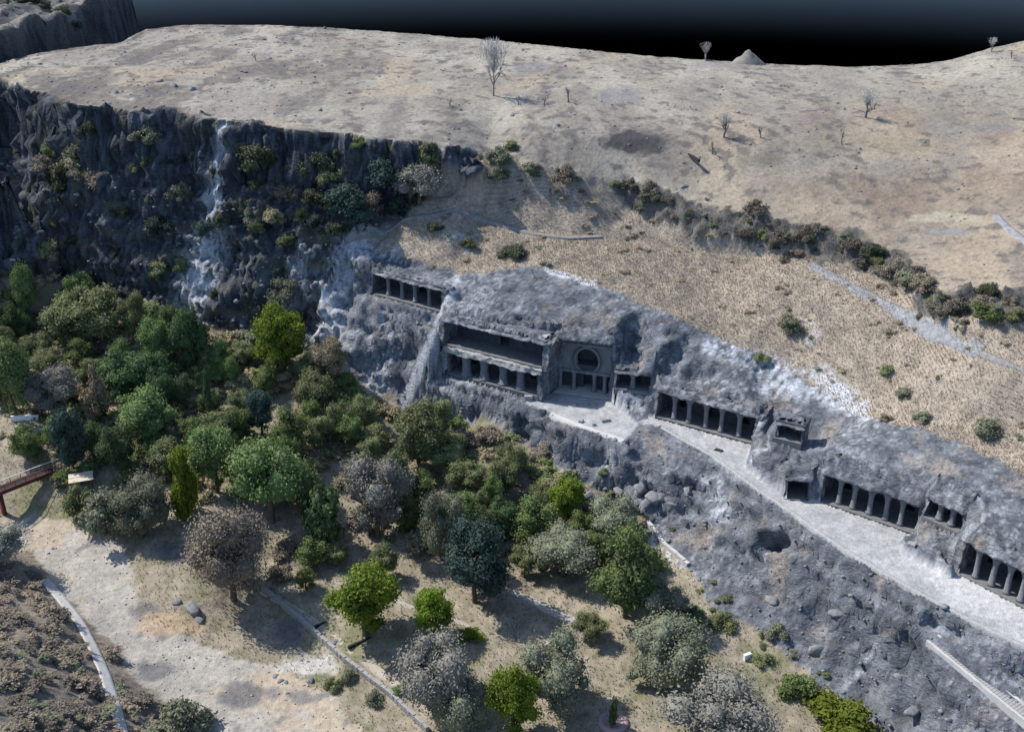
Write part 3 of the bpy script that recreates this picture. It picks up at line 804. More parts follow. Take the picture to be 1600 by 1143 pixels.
# ------------------------------------------------------------------ rock-cut caves
M_PALELEDGE = stone_mat('worn_ledge', (.30, .295, .285), .3, 1.2, .5)
M_CAVEFLOOR = stone_mat('cave_floor', (.15, .15, .15), .25, 1.5, .3)
def pillar_vf(h, w=.42, cap=.95):
    return rings([(0, w * 1.5, w * 1.5), (.45, w * 1.45, w * 1.45), (.5, w * 1.15, w * 1.15), (h * .5, w, w), (h * .62, w * .98, w * .98), (h * .72, w * 1.15, w * 1.05), (h * .80, w + (cap - w) * .35, w * 1.15), (h * .87, w + (cap * 1.15 - w) * .65, w * 1.2), (h * .94, cap * 1.25, w * 1.3), (h + .12, cap * 1.65, w * 1.4)])
def back_wall(L, h, d, ndoor):
    segs, x = [], -.3
    n = max(1, ndoor)
    for i in range(n):
        xc = L * (i + .5) / n
        w, hh, sill = (1.1, min(2.9, h * .6), 0) if (i == n // 2 or n == 1) else (.7, min(2.5, h * .52), 1.0)
        segs.append(grid_box(x, xc - w, d - .4, d + .1, 0, h + .2, 1.2))
        segs.append(grid_box(xc - w, xc + w, d - .35, d + .1, hh, h + .2, 1.2))
        if sill: segs.append(grid_box(xc - w, xc + w, d - .35, d + .1, 0, sill, 1.2))
        x = xc + w
    segs.append(grid_box(x, L + .3, d - .4, d + .1, 0, h + .2, 1.2))
    return joinvf(segs)
def rocky(name, vf, root, c, m=1.0):
    v, f = vf
    A = c['A']
    wx = A[0] + c['dir'].x * v[:, 0] + c['in'].x * v[:, 1]; wy = A[1] + c['dir'].y * v[:, 0] + c['in'].y * v[:, 1]; wz = c['z'] + v[:, 2]
    o = part(name, (v, f), M_ROCK, root, True)
    at = o.data.color_attributes.new('Col', 'FLOAT_COLOR', 'POINT')
    col = rock_rgb(wx, wy, wz, m)
    sk = sstep(.1, .6, fbm(wx * .9, wy * .9, wz * .12, 3, 191))
    col = mixc(col, (.075, .078, .085), sk * .6)
    sk = sstep(.25, .6, fbm(wx * .8, wy * .8, wz * .1, 3, 195))
    col = mixc(col, (.42, .43, .44), sk * .5)
    at.data.foreach_set('color', np.concatenate([col, np.ones((len(v), 1))], 1).astype(np.float32).ravel())
    return o
def brow_sheet(c, root, up):
    L, h = c['L'], c['h']
    wg = 1.6 if L > 9 else .5
    nx = int((L + 2 * wg) / .35) + 1
    xs = np.linspace(-wg, L + wg, nx)
    m = 12
    rows = []
    for x in xs:
        out = max(0, -x, x - L)
        ye = 1.2 + up * .35
        wp = cpt(c, x, ye, 0)
        zt = max(height(wp[0], wp[1]) - c['z'] - .25, h + .6)
        col = [(2.4, h), (.9, h - .02)]
        for s_ in np.linspace(0, 1, m):
            col.append((-.25 + (ye + .25) * s_ ** 1.8, h - .12 + (zt - h + .12) * s_))
        colr = []
        for i_, (y, z) in enumerate(col):
            y += out * .75
            if 2 <= i_ < len(col) - 2 and y > .9:
                w_ = cpt(c, x, y, 0); z = max(z, height(w_[0], w_[1]) - c['z'] + .3)
            elif i_ >= len(col) - 2: z -= .5 * (i_ - len(col) + 3)
            colr.append((x, y, z))
        rows.append(colr)
    v = np.array(rows).reshape(-1, 3)
    sd = int(c['A'][0]) % 50
    k = (v[:, 1] < 2.0)
    v[:, 1] -= k * (.30 * fbm(v[:, 0] * .8, v[:, 2] * .25, v[:, 1], 3, sd) + .35 * noise3(v[:, 0] * .25, v[:, 2] * .3, 0, sd + 3))
    v[:, 2] += .28 * fbm(v[:, 0] * .5, v[:, 1] * .5, 0, 3, sd + 5)
    nr = m + 2
    ii = np.arange(len(v)).reshape(nx, nr)
    f = np.stack([ii[:-1, :-1], ii[1:, :-1], ii[1:, 1:], ii[:-1, 1:]], -1).reshape(-1, 4)
    return rocky('rock_brow', (v, f), root, c)
def cave(k, label, ndoor=3, fasc=2.0, slant=.85, pil=None, cap=.95, left_wall=True):
    c = CAVES[k]
    L, h, d, n = c['L'], c['h'], c['d'], c['n']
    root = empty('rock_cut_cave', (c['A'][0], c['A'][1], c['z']), c['rz'])
    tag(root, label, 'cave', 'caves cut into the cliff')
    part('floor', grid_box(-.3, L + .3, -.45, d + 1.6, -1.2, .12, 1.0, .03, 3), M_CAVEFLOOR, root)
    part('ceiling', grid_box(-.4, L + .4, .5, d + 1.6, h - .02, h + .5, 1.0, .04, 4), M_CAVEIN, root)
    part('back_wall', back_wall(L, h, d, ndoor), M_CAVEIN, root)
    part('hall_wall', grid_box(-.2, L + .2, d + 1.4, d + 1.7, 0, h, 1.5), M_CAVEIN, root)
    for x0, x1 in (((-1.3, .02), (L - .02, L + 1.3)) if L > 9 else ((-.35, .02), (L - .02, L + .35))):
        rocky('side_wall', grid_box(x0, x1, -.45, d + 1.6, -.6, h + .3, .4, .22, 5 + int(x0), slant=.75 if L > 9 else 1.0), root, c)
    if k == 'c27l':
        part('ledge', grid_box(-1.0, L + .8, -.35, 3.5, h - .05, h + 1.05, .35, .32, 12, slant=.2), M_PALELEDGE, root, True)
    else:
        brow_sheet(c, root, fasc)
    pm = None
    for i in range(n):
        x = L * (i + 1) / (n + 1) if n > 1 else L * .5
        if pm is None: pm = mesh_np('pillar', *pillar_vf(h, pil or .40, cap), M_PILLAR)
        o = bpy.data.objects.new('pillar', pm)
        link(o, root); o.location = (x + random.uniform(-.18, .18), .85 + random.uniform(-.08, .08), .1); sc_ = random.uniform(.85, 1.15); o.scale = (sc_, sc_ * random.uniform(.9, 1.1), 1); o.rotation_euler = (random.uniform(-.02, .02), random.uniform(-.025, .025), random.uniform(-.08, .08))
    return root
cave('c28', 'dark pillared cave with a narrow ledge, high between two white mineral streaks', 3)
r27 = cave('c27u', 'wide dark upper cave under a jagged overhang, above the broken piers', 1, 2.6, 1.0)
r27l = cave('c27l', 'lower storey cave with thick broken piers below the pale ledge', 3, 1.2, .2, .85, 1.0)
cave('c25', 'small dark cave beside the chaitya hall, raised on a rough rock base', 1, 3.0, .9)
cave('c24', 'long pillared cave with streaked flat brow beside the court, reddish last pillar', 3, 2.4)
cave('c23', 'long pillared cave with white washed rock above, next to the little side cell', 3, 3.6, 1.2)
cave('c23s', 'small arched side cell at the end of the long pillared cave', 1, 2.4, .9)
cave('c22', 'small two-pillared cave raised on a rock block above the walkway', 1, 3.6, 1.4)
cave('c21', 'pillared cave with deep dark left wall, beyond the raised rock block', 3, 3.2, 1.2)
cave('c23b', 'small open hollow with sandy floor above the walkway buttress', 1, 1.6, .8)

# chaitya hall with the horseshoe window
c = CAVES['c26']
L, h, d = c['L'], c['h'], c['d']
root = empty('chaitya_cave', (c['A'][0], c['A'][1], 0), c['rz'])
tag(root, 'tall carved cave front with a large horseshoe window over a dark porch', 'cave', 'caves cut into the cliff')
cx, cz, rw = L * .56, 7.0, 2.3
def arch_wall(x0, x1, y0, z0, z1, cx, cz, r, n=28, deep=1.2):
    """wall face with a round hole, plus the reveal of the hole"""
    V, F = [], []
    th = np.linspace(0, 2 * math.pi, n, endpoint=False) + math.pi / 4
    for t in th:
        V.append((cx + r * math.cos(t), y0, cz + r * 1.1 * math.sin(t)))
    for t in th:
        cc, ss = math.cos(t), math.sin(t)
        kx = ((x1 - cx) if cc > 0 else (cx - x0)) / max(abs(cc), 1e-6)
        kz = ((z1 - cz) if ss > 0 else (cz - z0)) / max(abs(ss), 1e-6)
        # map to the rectangle through the square so that corners are hit
        m = max(abs(cc), abs(ss))
        V.append((cx + cc / m * ((x1 - cx) if cc > 0 else (cx - x0)), y0, cz + ss / m * ((z1 - cz) if ss > 0 else (cz - z0))))
    for t in th: V.append((cx + r * math.cos(t), y0 + deep, cz + r * 1.1 * math.sin(t)))
    for i in range(n):
        j = (i + 1) % n
        F.append((i, j, n + j, n + i)); F.append((i, 2 * n + i, 2 * n + j, j))
    return np.array(V), np.array(F)
part('carved_front', arch_wall(-.3, L + .3, 1.6, 4.2, h + .6, cx, cz, rw), M_CAVE, root)
th = np.linspace(-.25 * math.pi, 1.25 * math.pi, 26)
rv, rf = [], []
for i, t in enumerate(th):
    for rr, yy in ((rw + .05, 1.62), (rw + .05, 1.25), (rw + .55, 1.25), (rw + .55, 1.62)):
        rv.append((cx + rr * math.cos(t), yy, cz + rr * 1.1 * math.sin(t) + (.5 * (rr - rw) if abs(t - math.pi / 2) < .3 else 0)))
    if i:
        for q in range(4): rf.append(((i - 1) * 4 + q, i * 4 + q, i * 4 + (q + 1) % 4, (i - 1) * 4 + (q + 1) % 4))
part('horseshoe_arch', (np.array(rv), np.array(rf)), M_PILLAR, root)
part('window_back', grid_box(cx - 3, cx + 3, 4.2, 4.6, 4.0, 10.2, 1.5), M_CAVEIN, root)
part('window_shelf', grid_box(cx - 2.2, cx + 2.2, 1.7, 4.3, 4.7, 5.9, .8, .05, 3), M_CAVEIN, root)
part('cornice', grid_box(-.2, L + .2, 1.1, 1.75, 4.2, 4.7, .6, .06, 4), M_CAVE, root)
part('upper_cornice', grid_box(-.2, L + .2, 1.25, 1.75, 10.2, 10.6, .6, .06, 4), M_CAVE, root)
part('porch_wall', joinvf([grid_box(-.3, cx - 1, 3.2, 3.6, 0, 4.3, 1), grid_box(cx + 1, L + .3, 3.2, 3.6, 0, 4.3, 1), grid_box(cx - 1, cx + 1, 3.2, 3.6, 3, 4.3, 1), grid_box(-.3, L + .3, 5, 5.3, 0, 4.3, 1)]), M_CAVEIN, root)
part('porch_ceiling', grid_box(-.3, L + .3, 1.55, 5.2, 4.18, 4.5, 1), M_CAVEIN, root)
part('floor', grid_box(-.3, L + .3, -.45, 5.2, -1, .12, 1, .03, 5), M_PALE, root)
for x in (1.0, 3.9, 8.2, 10.4):
    if x < L: part('pilaster', (lambda v: (v[0] + np.array([x, 1.9, .1]), v[1]))(pillar_vf(4.15, .38, .55)), M_CAVE, root)
for i in range(9):
    x = .5 + i * (L - 1) / 8
    part('carved_figure', (lambda v: (v[0] + np.array([x, 1.55, 10.65]), v[1]))(rings([(0, .3, .2), (.5, .35, .25), (.8, .16, .15), (1.1, .18, .16), (1.2, .05, .05)], 8, .8)), M_CAVE, root)
rocky('side_wall', grid_box(-1.6, -.1, -1.4, 4, -.5, h - .2, .4, .35, 6, slant=1.2), root, c)
rocky('side_wall', grid_box(L + .1, L + 1.4, -.6, 4, -.5, h - 1.2, .4, .4, 7, slant=1.6), root, c)
brow_sheet(c, root, 4.0)

# ------------------------------------------------------------------ paths draped on the ground
def resample(pts, step):
    out = [pts[0].copy()]
    for a, b in zip(pts[:-1], pts[1:]):
        n = max(1, int((b - a).length / step))
        for i in range(1, n + 1): out.append(a.lerp(b, i / n))
    return out
def path(name, pix, w, mat, conform=True, lift=.10, wob=.25, kind='structure'):
    pts = resample([hit(*q) for q in pix], .9)
    for _ in range(3):
        pts = [pts[0]] + [(pts[i - 1] + pts[i] * 2 + pts[i + 1]) / 4 for i in range(1, len(pts) - 1)] + [pts[-1]]
    V, F = [], []
    nc = 5
    for i, q in enumerate(pts):
        t = (pts[min(i + 1, len(pts) - 1)] - pts[max(i - 1, 0)]); t.z = 0; t.normalize()
        nrm = Vector((-t.y, t.x, 0))
        ww = w * (1 + wob * float(noise3(q.x * .25, q.y * .25, 0, 3)))
        zs = [max(height(*(q + nrm * ww * (j / (nc - 1) - .5)).xy) - .05, height(*(q + nrm * ww * (j / (nc - 1) - .5)).xy, HB)) for j in range(nc)]
        zl = max(zs)
        row = []
        for j in range(nc):
            e = q + nrm * ww * (j / (nc - 1) - .5)
            row.append((e.x, e.y, (zs[j] if conform else .75 * zl + .25 * zs[j]) + lift))
        row = [(row[0][0], row[0][1], min(zs) - .5)] + row + [(row[-1][0], row[-1][1], min(zs) - .5)]
        V += row
        if i:
            for j in range(nc + 1):
                a = (i - 1) * (nc + 2) + j
                F.append((a, a + nc + 2, a + nc + 3, a + 1))
    return tag(part(name, (np.array(V), np.array(F)), mat, None), kind=kind)
M_KERB = stone_mat('worn_kerb', (.30, .30, .295), .3, 1.6, .4)
M_TRACK = stone_mat('trodden_earth', (.225, .215, .205), .4, 1.2, .5)
path('upper_footpath', [(540, 380), (590, 360), (640, 342), (690, 337), (760, 347), (830, 366), (890, 374), (940, 372)], 1.0, M_TRACK, False, .07, .4)
path('stone_chute', [(1268, 416), (1300, 434), (1335, 452), (1380, 476), (1420, 502), (1470, 526), (1530, 556)], 1.9, M_GRAVEL, True, .12, .35)
path('upper_footpath', [(1530, 557), (1580, 575), (1640, 592)], 1.0, M_TRACK, False, .04)
path('plateau_track', [(1556, 340), (1580, 362), (1620, 392)], 1.6, M_GRAVEL, True)
path('near_hill_path', [(68, 905), (95, 935), (122, 968), (145, 1010), (163, 1050), (178, 1095), (190, 1143), (198, 1190)], 1.7, M_PALE, True, .16, .1)
M_EARTH = stone_mat('pale_trodden_earth', (.33, .31, .275), .3, 2, .3)
path('garden_path', [(590, 925), (640, 950), (700, 962), (745, 985)], .9, M_EARTH, True, .04)
path('garden_path', [(800, 925), (835, 940), (865, 958), (905, 972)], 1.5, M_EARTH, True, .05, .6)
path('garden_path', [(862, 1000), (840, 1012), (812, 1028)], .9, M_EARTH, True, .05, .3)
path('garden_path', [(410, 925), (480, 965), (560, 1025), (640, 1085), (700, 1130)], 1.3, stone_mat('pale_earth', (.36, .32, .26), .2, 2, .3), True, .05)
path('court_kerb', [(860, 646), (900, 664), (940, 678), (975, 688)], 1.0, M_PALE, True, .12, .1)
kerb = [(1034, 669), (1070, 690), (1110, 712), (1150, 745), (1190, 772), (1230, 801), (1280, 834), (1330, 867), (1385, 899), (1440, 929), (1490, 957), (1540, 984), (1620, 1021)]
path('walkway_kerb', kerb, .55, M_KERB, False, .14, .3)

# ------------------------------------------------------------------ stone wall beside the river bed (each course of stones with its own edges)
def stone_run(name, pix, hgt, thick, mat, label, lift=0.0, cap=True):
    pts = resample([hit(*q) for q in pix], 1.0)
    root = empty(name, pts[0])
    tag(root, label, 'wall')
    sm = [mesh_np('stone', *grid_box(-.55, .55, -thick / 2, thick / 2, 0, hgt, .4, .09, 20 + k), mat) for k in range(4)]
    for i in range(len(pts) - 1):
        a, b = pts[i], pts[i + 1]
        o = bpy.data.objects.new('stone', sm[i % 4])
        link(o, root)
        m = (a + b) / 2 - pts[0]
        o.location = (m.x, m.y, m.z - .35 + lift + random.uniform(-.06, .06))
        o.rotation_euler = (0, 0, math.atan2(b.y - a.y, b.x - a.x) + random.uniform(-.06, .06))
    return root
stone_run('stone_wall', [(412, 925), (470, 972), (540, 1034), (610, 1088), (668, 1143)], 1.4, .6, M_WALL, 'low rubble stone wall between the river bed and the garden')
stone_run('stone_wall', [(1010, 815), (1035, 850), (1075, 885)], 1.0, .7, M_PALE, 'low pale stone kerb at the foot of the grey rock slope')

# ------------------------------------------------------------------ stairway cut in the lower rock
a, b = Vector(PY(1459, 1005, 127.8)), Vector(PY(1613, 1130, 113.4))
ang = math.atan2(b.y - a.y, b.x - a.x)
run = (b - a).xy.length
ns = 36
st = empty('stone_stairway', a, ang)
tag(st, 'long straight stone stairway with low pale edges below the walkway', 'stairway')
stm = mesh_np('step', *grid_box(0, run / ns + .12, -.95, .95, -1.2, 0, .6, .03, 4), M_WALL)
for i in range(ns):
    o = bpy.data.objects.new('step', stm); link(o, st)
    o.location = (run * i / ns, random.uniform(-.05, .05), (b.z - a.z) * i / ns + .62)
for sgn in (-1, 1):
    v, f = grid_box(-.4, run + .4, sgn * 1.15 - .2, sgn * 1.15 + .2, -1.5, .85, .5, .08, 6)
    v[:, 2] += (b.z - a.z) * v[:, 0] / run
    part('edge_wall', (v, f), M_PALE, st)

# ------------------------------------------------------------------ footbridge at the river
a, b = hit(-130, 818), PZ(108, 722, -8.0)
a, b = Vector(PZ(-150, 830, -8.6)), Vector(b)
ang = math.atan2(b.y - a.y, b.x - a.x)
Lb = (b - a).xy.length
br = empty('footbridge', a, ang)
tag(br, 'dark red footbridge with railings reaching the wooded river bank', 'bridge')
def sloped(vf):
    vf[0][:, 2] += (b.z - a.z) * vf[0][:, 0] / Lb + .5 * np.sin(np.pi * vf[0][:, 0] / Lb)
    return vf
part('deck', sloped(grid_box(0, Lb, -1.0, 1.0, -.25, 0, 1.0, .02)), M_DARK, br)
for s_ in (-1, 1):
    part('girder', sloped(grid_box(0, Lb, s_ * 1.0 - .12, s_ * 1.0 + .12, -.75, .02, 1.0)), M_RED, br)
    part('handrail', sloped(grid_box(0, Lb, s_ * 1.02 - .05, s_ * 1.02 + .05, .95, 1.05, 1.0)), M_WHITE if s_ > 0 else M_RED, br)
    for i in range(int(Lb / 2) + 1):
        x = min(i * 2.0, Lb)
        v, f = grid_box(x - .05, x + .05, s_ * 1.02 - .05, s_ * 1.02 + .05, 0, 1.0, 2)
        part('railing_post', sloped((v, f)), M_RED, br)
q = hit(4, 800)
loc = (q - a)
xl = loc.x * math.cos(ang) + loc.y * math.sin(ang)
for xq in (xl, 1.5):
    part('pier', sloped(rings([(-8, .5, .9), (-6.5, .45, .8), (-.3, .35, .7)])) if False else (lambda v: (v[0] + np.array([xq, 0, (b.z - a.z) * xq / Lb]), v[1]))(rings([(-8, .55, .9), (-6.5, .45, .8), (-.3, .35, .75)])), M_RED, br)

# small shelter near the bridge
q = hit(130, 765)
sh = empty('shelter', q, .35)
tag(sh, 'small open shelter with a dusty pale roof among the river bank trees', 'shelter')
part('roof', joinvf([grid_box(-2.2, 2.2, -1.7, 0, 2.7, 2.82, .8, .04, 3, 0), grid_box(-2.2, 2.2, 0, 1.7, 2.75, 2.9, .8, .05, 4)]), M_ROOF, sh)
for x in (-1.9, 1.9):
    for y in (-1.4, 1.4):
        part('post', grid_box(x - .07, x + .07, y - .07, y + .07, -.5, 2.72, 3), M_DARK, sh)
part('bench', grid_box(-1.5, 1.5, .6, 1.1, 0, .5, 1), M_WALL, sh)
def slab(name, px, py, dims, rz, mat, label, cat, amp=.03):
    q = hit(px, py)
    v, f = grid_box(-dims[0] / 2, dims[0] / 2, -dims[1] / 2, dims[1] / 2, -.25, dims[2], .35, amp, int(px))
    o = part(name, (v, f), mat)
    o.location = q; o.rotation_euler = (0, 0, rz)
    return tag(o, label, cat)
slab('plastered_wall', 40, 657, (5.5, .35, 1.0), .1, M_WHITE, 'low white plastered wall behind the trees at the river bank', 'wall')
slab('information_board', 1167, 1030, (1.3, .5, 1.1), .5, M_WHITE, 'small white box at the foot of the rock slope', 'box')
slab('fallen_log', 562, 1005, (4.2, .35, .3), .6, M_DARK, 'dark fallen log on bare earth below the bright tree', 'log', .06)
slab('fallen_log', 503, 976, (2.6, .3, .28), .6, M_DARK, 'short dark log beside the rubble wall path', 'log', .06)
slab('drain_cover', 1123, 704, (1.5, 1.0, .12), -.6, M_DARK, 'small dark slab on the pale walkway before the long cave', 'slab')
slab('stone_block', 1424, 853, (1.2, 1.0, .5), -.6, M_WALL, 'small stone block on the walkway by the raised rock block', 'block')
for i, (bx_, by_, w_) in enumerate(((826, 621, 1.6), (878, 627, .9), (898, 634, 1.1), (927, 632, 1.2), (848, 644, .9), (945, 657, 1.8), (908, 659, 1.0), (927, 664, .9))):
    tag(slab('court_stone', bx_, by_, (w_, w_ * .7, .5), i * .7, M_WALL, None, None, .12), 'loose dark stone lying on the pale court before the horseshoe window', 'stone', 'loose stones on the court')
# round bed with a small cypress
q = hit(958, 1128)
v, f = rings([(-.3, 2.4, 2.4), (.22, 2.3, 2.3), (.24, 1.5, 1.5), (.1, 1.45, 1.45)], 24, 1.0)
o = part('planting_bed', (v, f), M_PINK); o.location = q
tag(o, 'round pinkish paved bed around a small cypress', 'planting bed')

M_MOUND = stone_mat('pale_mound', (.20, .185, .16), .25, .8, .6)
# boulders, angular
bm_ = []
for k in range(4):
    bm = bmesh.new(); bmesh.ops.create_icosphere(bm, subdivisions=2, radius=1)
    v = np.array([w.co[:] for w in bm.verts]); f = np.array([[w.index for w in t.verts] for t in bm.faces]); bm.free()
    v = np.sign(v) * np.abs(v) ** .62
    rot = np.array(Matrix.Rotation(.5 + k, 3, Vector((.3, .7, .4)).normalized())); v = v @ rot.T
    v *= 1 + .42 * fbm(v[:, 0] * .7 + k * 5, v[:, 1] * .7, v[:, 2] * .7, 3, 5 + k)[:, None]
    v = np.round(v * 2.2) / 2.2 * .3 + v * .7
    bm_.append(mesh_np('boulder', v, f, M_BOULDER))
def boulder(px, py, r, label, group):
    q = hit(px, py)
    o = bpy.data.objects.new('boulder', random.choice(bm_)); link(o)
    o.location = q - Vector((0, 0, r * .08)); o.scale = (r, r * random.uniform(.6, 1), r * random.uniform(.5, .9)); o.rotation_euler = (0, 0, random.uniform(0, 6))
    return tag(o, label, 'boulder', group)
boulder(300, 950, 1.6, 'large dark boulder on the tan river bank', None)
boulder(311, 968, .9, 'smaller dark boulder below the largest one on the river bank', None)
boulder(278, 942, .9, 'grey boulder above the largest one on the river bank', None)
for i in range(7):
    boulder(*random.choice([(random.uniform(1000, 1500), 0)]) if False else (lambda t: (1000 + t * 420 + random.uniform(-30, 60), 800 + t * 260 + random.uniform(-10, 60)))(random.random()), random.uniform(.5, 1.3), 'weathered grey boulder on the rock slope below the walkway', 'boulders on the rock slope')
for i in range(10):
    boulder(random.uniform(920, 1110), random.uniform(760, 800), random.uniform(.7, 1.5), 'dark angular boulder heaped below the court wall', 'boulders below the court wall')
for i in range(20):
    boulder(random.uniform(430, 540), random.uniform(1000, 1070), random.uniform(.25, .6), 'small stone in the rubble beside the river bed wall', 'stones beside the river bed')
v, f = rings([(-1.5, 6.5, 4), (0, 5.2, 3.2), (1.3, 3.6, 2.4), (2.6, 2.0, 1.5), (3.4, .9, .8), (3.9, .3, .3)], 16, 1.0)
v += .55 * np.stack([fbm(v[:, 0] * .5, v[:, 1] * .5, v[:, 2] * .5, 3, q_) for q_ in (1, 2, 3)], -1)
o = part('rock_mound', (v, f), M_MOUND, None, True); o.location = PZ(1168, 100, 44.6)
tag(o, 'pale pointed rock mound on the far plateau skyline', 'mound')
for (bx_, by_) in ((1070, 292), (800, 180), (870, 195), (740, 268), (250, 128), (272, 135), (300, 140), (500, 172), (180, 145)):
    boulder(bx_, by_, random.uniform(.6, 1.1), 'dark boulder lying on the open plateau', 'boulders on the plateau')

# ------------------------------------------------------------------ trees and shrubs
def tube(pts, rad, sides=6):
    pts = np.asarray(pts, float)
    V, F = [], []
    for i, p in enumerate(pts):
        t = pts[min(i + 1, len(pts) - 1)] - pts[max(i - 1, 0)]
        t = t / (np.linalg.norm(t) + 1e-9)
        a = np.cross(t, (0.3, .9, .1)); a /= np.linalg.norm(a) + 1e-9
        b_ = np.cross(t, a)
        for k in range(sides):
            an = 2 * math.pi * k / sides
            V.append(p + rad[i] * (math.cos(an) * a + math.sin(an) * b_))
        if i:
            for k in range(sides):
                F.append(((i - 1) * sides + k, (i - 1) * sides + (k + 1) % sides, i * sides + (k + 1) % sides, i * sides + k))
    return np.array(V), np.array(F)
def bare_vf(seed, depth=4, spread=.55, up=.55, fine=True, r0=.022, l0=.34):
    g = np.random.default_rng(seed)
    out = []
    def grow(p, d, l, r, lev):
        q = [p]; dd = d.copy()
        for _ in range(3):
            dd = dd + g.normal(0, .12, 3); dd /= np.linalg.norm(dd)
            q.append(q[-1] + dd * l / 3)
        out.append(tube(q, np.linspace(r, r * .62, 4), 5 if lev < 2 else 3))
        if lev >= depth: return
        for _ in range(3 if lev else 4):
            nd = dd + g.normal(0, spread, 3) + np.array([0, 0, up * .4]); nd /= np.linalg.norm(nd)
            grow(q[-1] if g.random() < .6 else q[2], nd, l * g.uniform(.55, .8), r * .55, lev + 1)
    grow(np.array([0, 0, -.04]), np.array([g.normal(0, .05), g.normal(0, .05), 1.0]), l0, r0, 0)
    return joinvf(out)
ICO = {}
for sub in (1, 2, 3):
    bm = bmesh.new(); bmesh.ops.create_icosphere(bm, subdivisions=sub, radius=1)
    ICO[sub] = (np.array([w.co[:] for w in bm.verts]), np.array([[w.index for w in t.verts] for t in bm.faces])); bm.free()
def crown_vf(seed, nl=5000, lobes=20, shape='round', core=1, corer=.70, leaf=.04, lobe_r=(.13, .23), z0=.03):
    g = np.random.default_rng(seed)
    cs, rs = [], []
    for _ in range(lobes):
        while True:
            p = g.uniform(-1, 1, 3)
            if np.linalg.norm(p) < 1: break
        r = g.uniform(*lobe_r)
        if shape == 'round': q = np.array([p[0] * .36, p[1] * .36, z0 + .5 * (1 - z0) + p[2] * (.5 * (1 - z0) - r * .8)])
        elif shape == 'umbrella': q = np.array([p[0] * .40, p[1] * .40, .66 + p[2] * .20 - .25 * (p[0] ** 2 + p[1] ** 2)])
        elif shape == 'cone':
            t = g.random(); q = np.array([p[0] * .30 * (1 - t) ** .7, p[1] * .30 * (1 - t) ** .7, .08 + .85 * t]); r *= (1.15 - .75 * t)
        elif shape == 'column':
            t = g.random(); q = np.array([p[0] * .28, p[1] * .28, .06 + .86 * t]); r *= (1.1 - .6 * t ** 3)
        else: q = np.array([p[0] * .40, p[1] * .40, .10 + .55 * abs(p[2])])      # mound
        cs.append(q); rs.append(r)
    cs, rs = np.array(cs), np.array(rs)
    w = rs ** 2 / (rs ** 2).sum()
    k = g.choice(lobes, nl, p=w)
    u = g.normal(size=(nl, 3)); u /= np.linalg.norm(u, axis=1, keepdims=True)
    u[:, 2] = np.where(u[:, 2] < -.3, -u[:, 2] * .6, u[:, 2])
    ctr = cs[k] + u * (rs[k] * g.uniform(.55, 1.25, nl))[:, None]
    ctr += .022 * g.normal(size=(nl, 3))
    n = u * .7 + g.normal(0, .55, (nl, 3)) + np.array([0, 0, .35]); n /= np.linalg.norm(n, axis=1, keepdims=True)
    a = np.cross(n, g.normal(size=(nl, 3))); a /= np.linalg.norm(a, axis=1, keepdims=True)
    b_ = np.cross(n, a)
    s_ = (leaf * g.uniform(.6, 1.35, nl))[:, None]
    V = np.stack([ctr - a * s_, ctr - b_ * s_ * .55, ctr + a * s_, ctr + b_ * s_ * .55], 1).reshape(-1, 3)
    F = np.arange(nl * 4).reshape(-1, 4)
    cv, cf = [], []
    ICO_V, ICO_F = ICO[core]
    for q, r in zip(cs, rs):
        v = ICO_V * (1 + .22 * noise3(ICO_V[:, 0] * 2 + q[0] * 40, ICO_V[:, 1] * 2 + q[1] * 40, ICO_V[:, 2] * 2, seed % 50))[:, None] * r * corer + q
        cf.append(ICO_F + len(cv) * len(ICO_V)); cv.append(v)
    cv, cf = np.concatenate(cv), np.concatenate(cf)
    F3 = np.concatenate([F[:, [0, 1, 2]], F[:, [0, 2, 3]]])
    return np.concatenate([V, cv]), np.concatenate([F3, cf + len(V)])
def trunk_vf(seed, top=.55, r=.03):
    g = np.random.default_rng(seed)
    lean = g.normal(0, .03, 2)
    out = [tube([(0, 0, -.08), (lean[0] * .4, lean[1] * .4, top * .35), (lean[0], lean[1], top * .7)], [r * 1.35, r, r * .8], 7)]
    for _ in range(5):
        an = g.uniform(0, 6.28); rr = g.uniform(.15, .3)
        out.append(tube([(lean[0] * .8, lean[1] * .8, top * g.uniform(.5, .7)), (rr * .5 * math.cos(an), rr * .5 * math.sin(an), top * 1.0), (rr * math.cos(an), rr * math.sin(an), top * g.uniform(1.15, 1.4))], [r * .6, r * .42, r * .15], 5))
    return joinvf(out)

LM = {
 'dark':  leaf_mat('leaf_dark_green', (.045, .08, .033), (.11, .155, .062)),
 'blue':  leaf_mat('leaf_blue_green', (.032, .055, .045), (.075, .11, .085)),
 'mid':   leaf_mat('leaf_mid_green', (.09, .135, .042), (.185, .23, .085)),
 'bright': leaf_mat('leaf_bright_green', (.085, .135, .016), (.21, .255, .03), .35),
 'olive': leaf_mat('leaf_olive', (.13, .16, .068), (.235, .25, .12)),
 'greyg': leaf_mat('leaf_grey_green', (.15, .165, .105), (.235, .245, .165)),
 'grey':  leaf_mat('twig_grey', (.175, .168, .138), (.25, .24, .20), .1),
 'tan':   leaf_mat('dry_leaf_tan', (.22, .185, .11), (.36, .305, .19), .15),
 'brown': leaf_mat('dry_leaf_brown', (.16, .13, .095), (.26, .215, .16), .1),
 'dkbrown': leaf_mat('scrub_dark_brown', (.09, .078, .063), (.175, .148, .115), .05),
 'cliff': leaf_mat('cliff_bush', (.04, .055, .03), (.10, .11, .06), .15),
 'twig':  leaf_mat('pale_twig', (.34, .32, .29), (.48, .46, .42), .1),
}
CR = {}
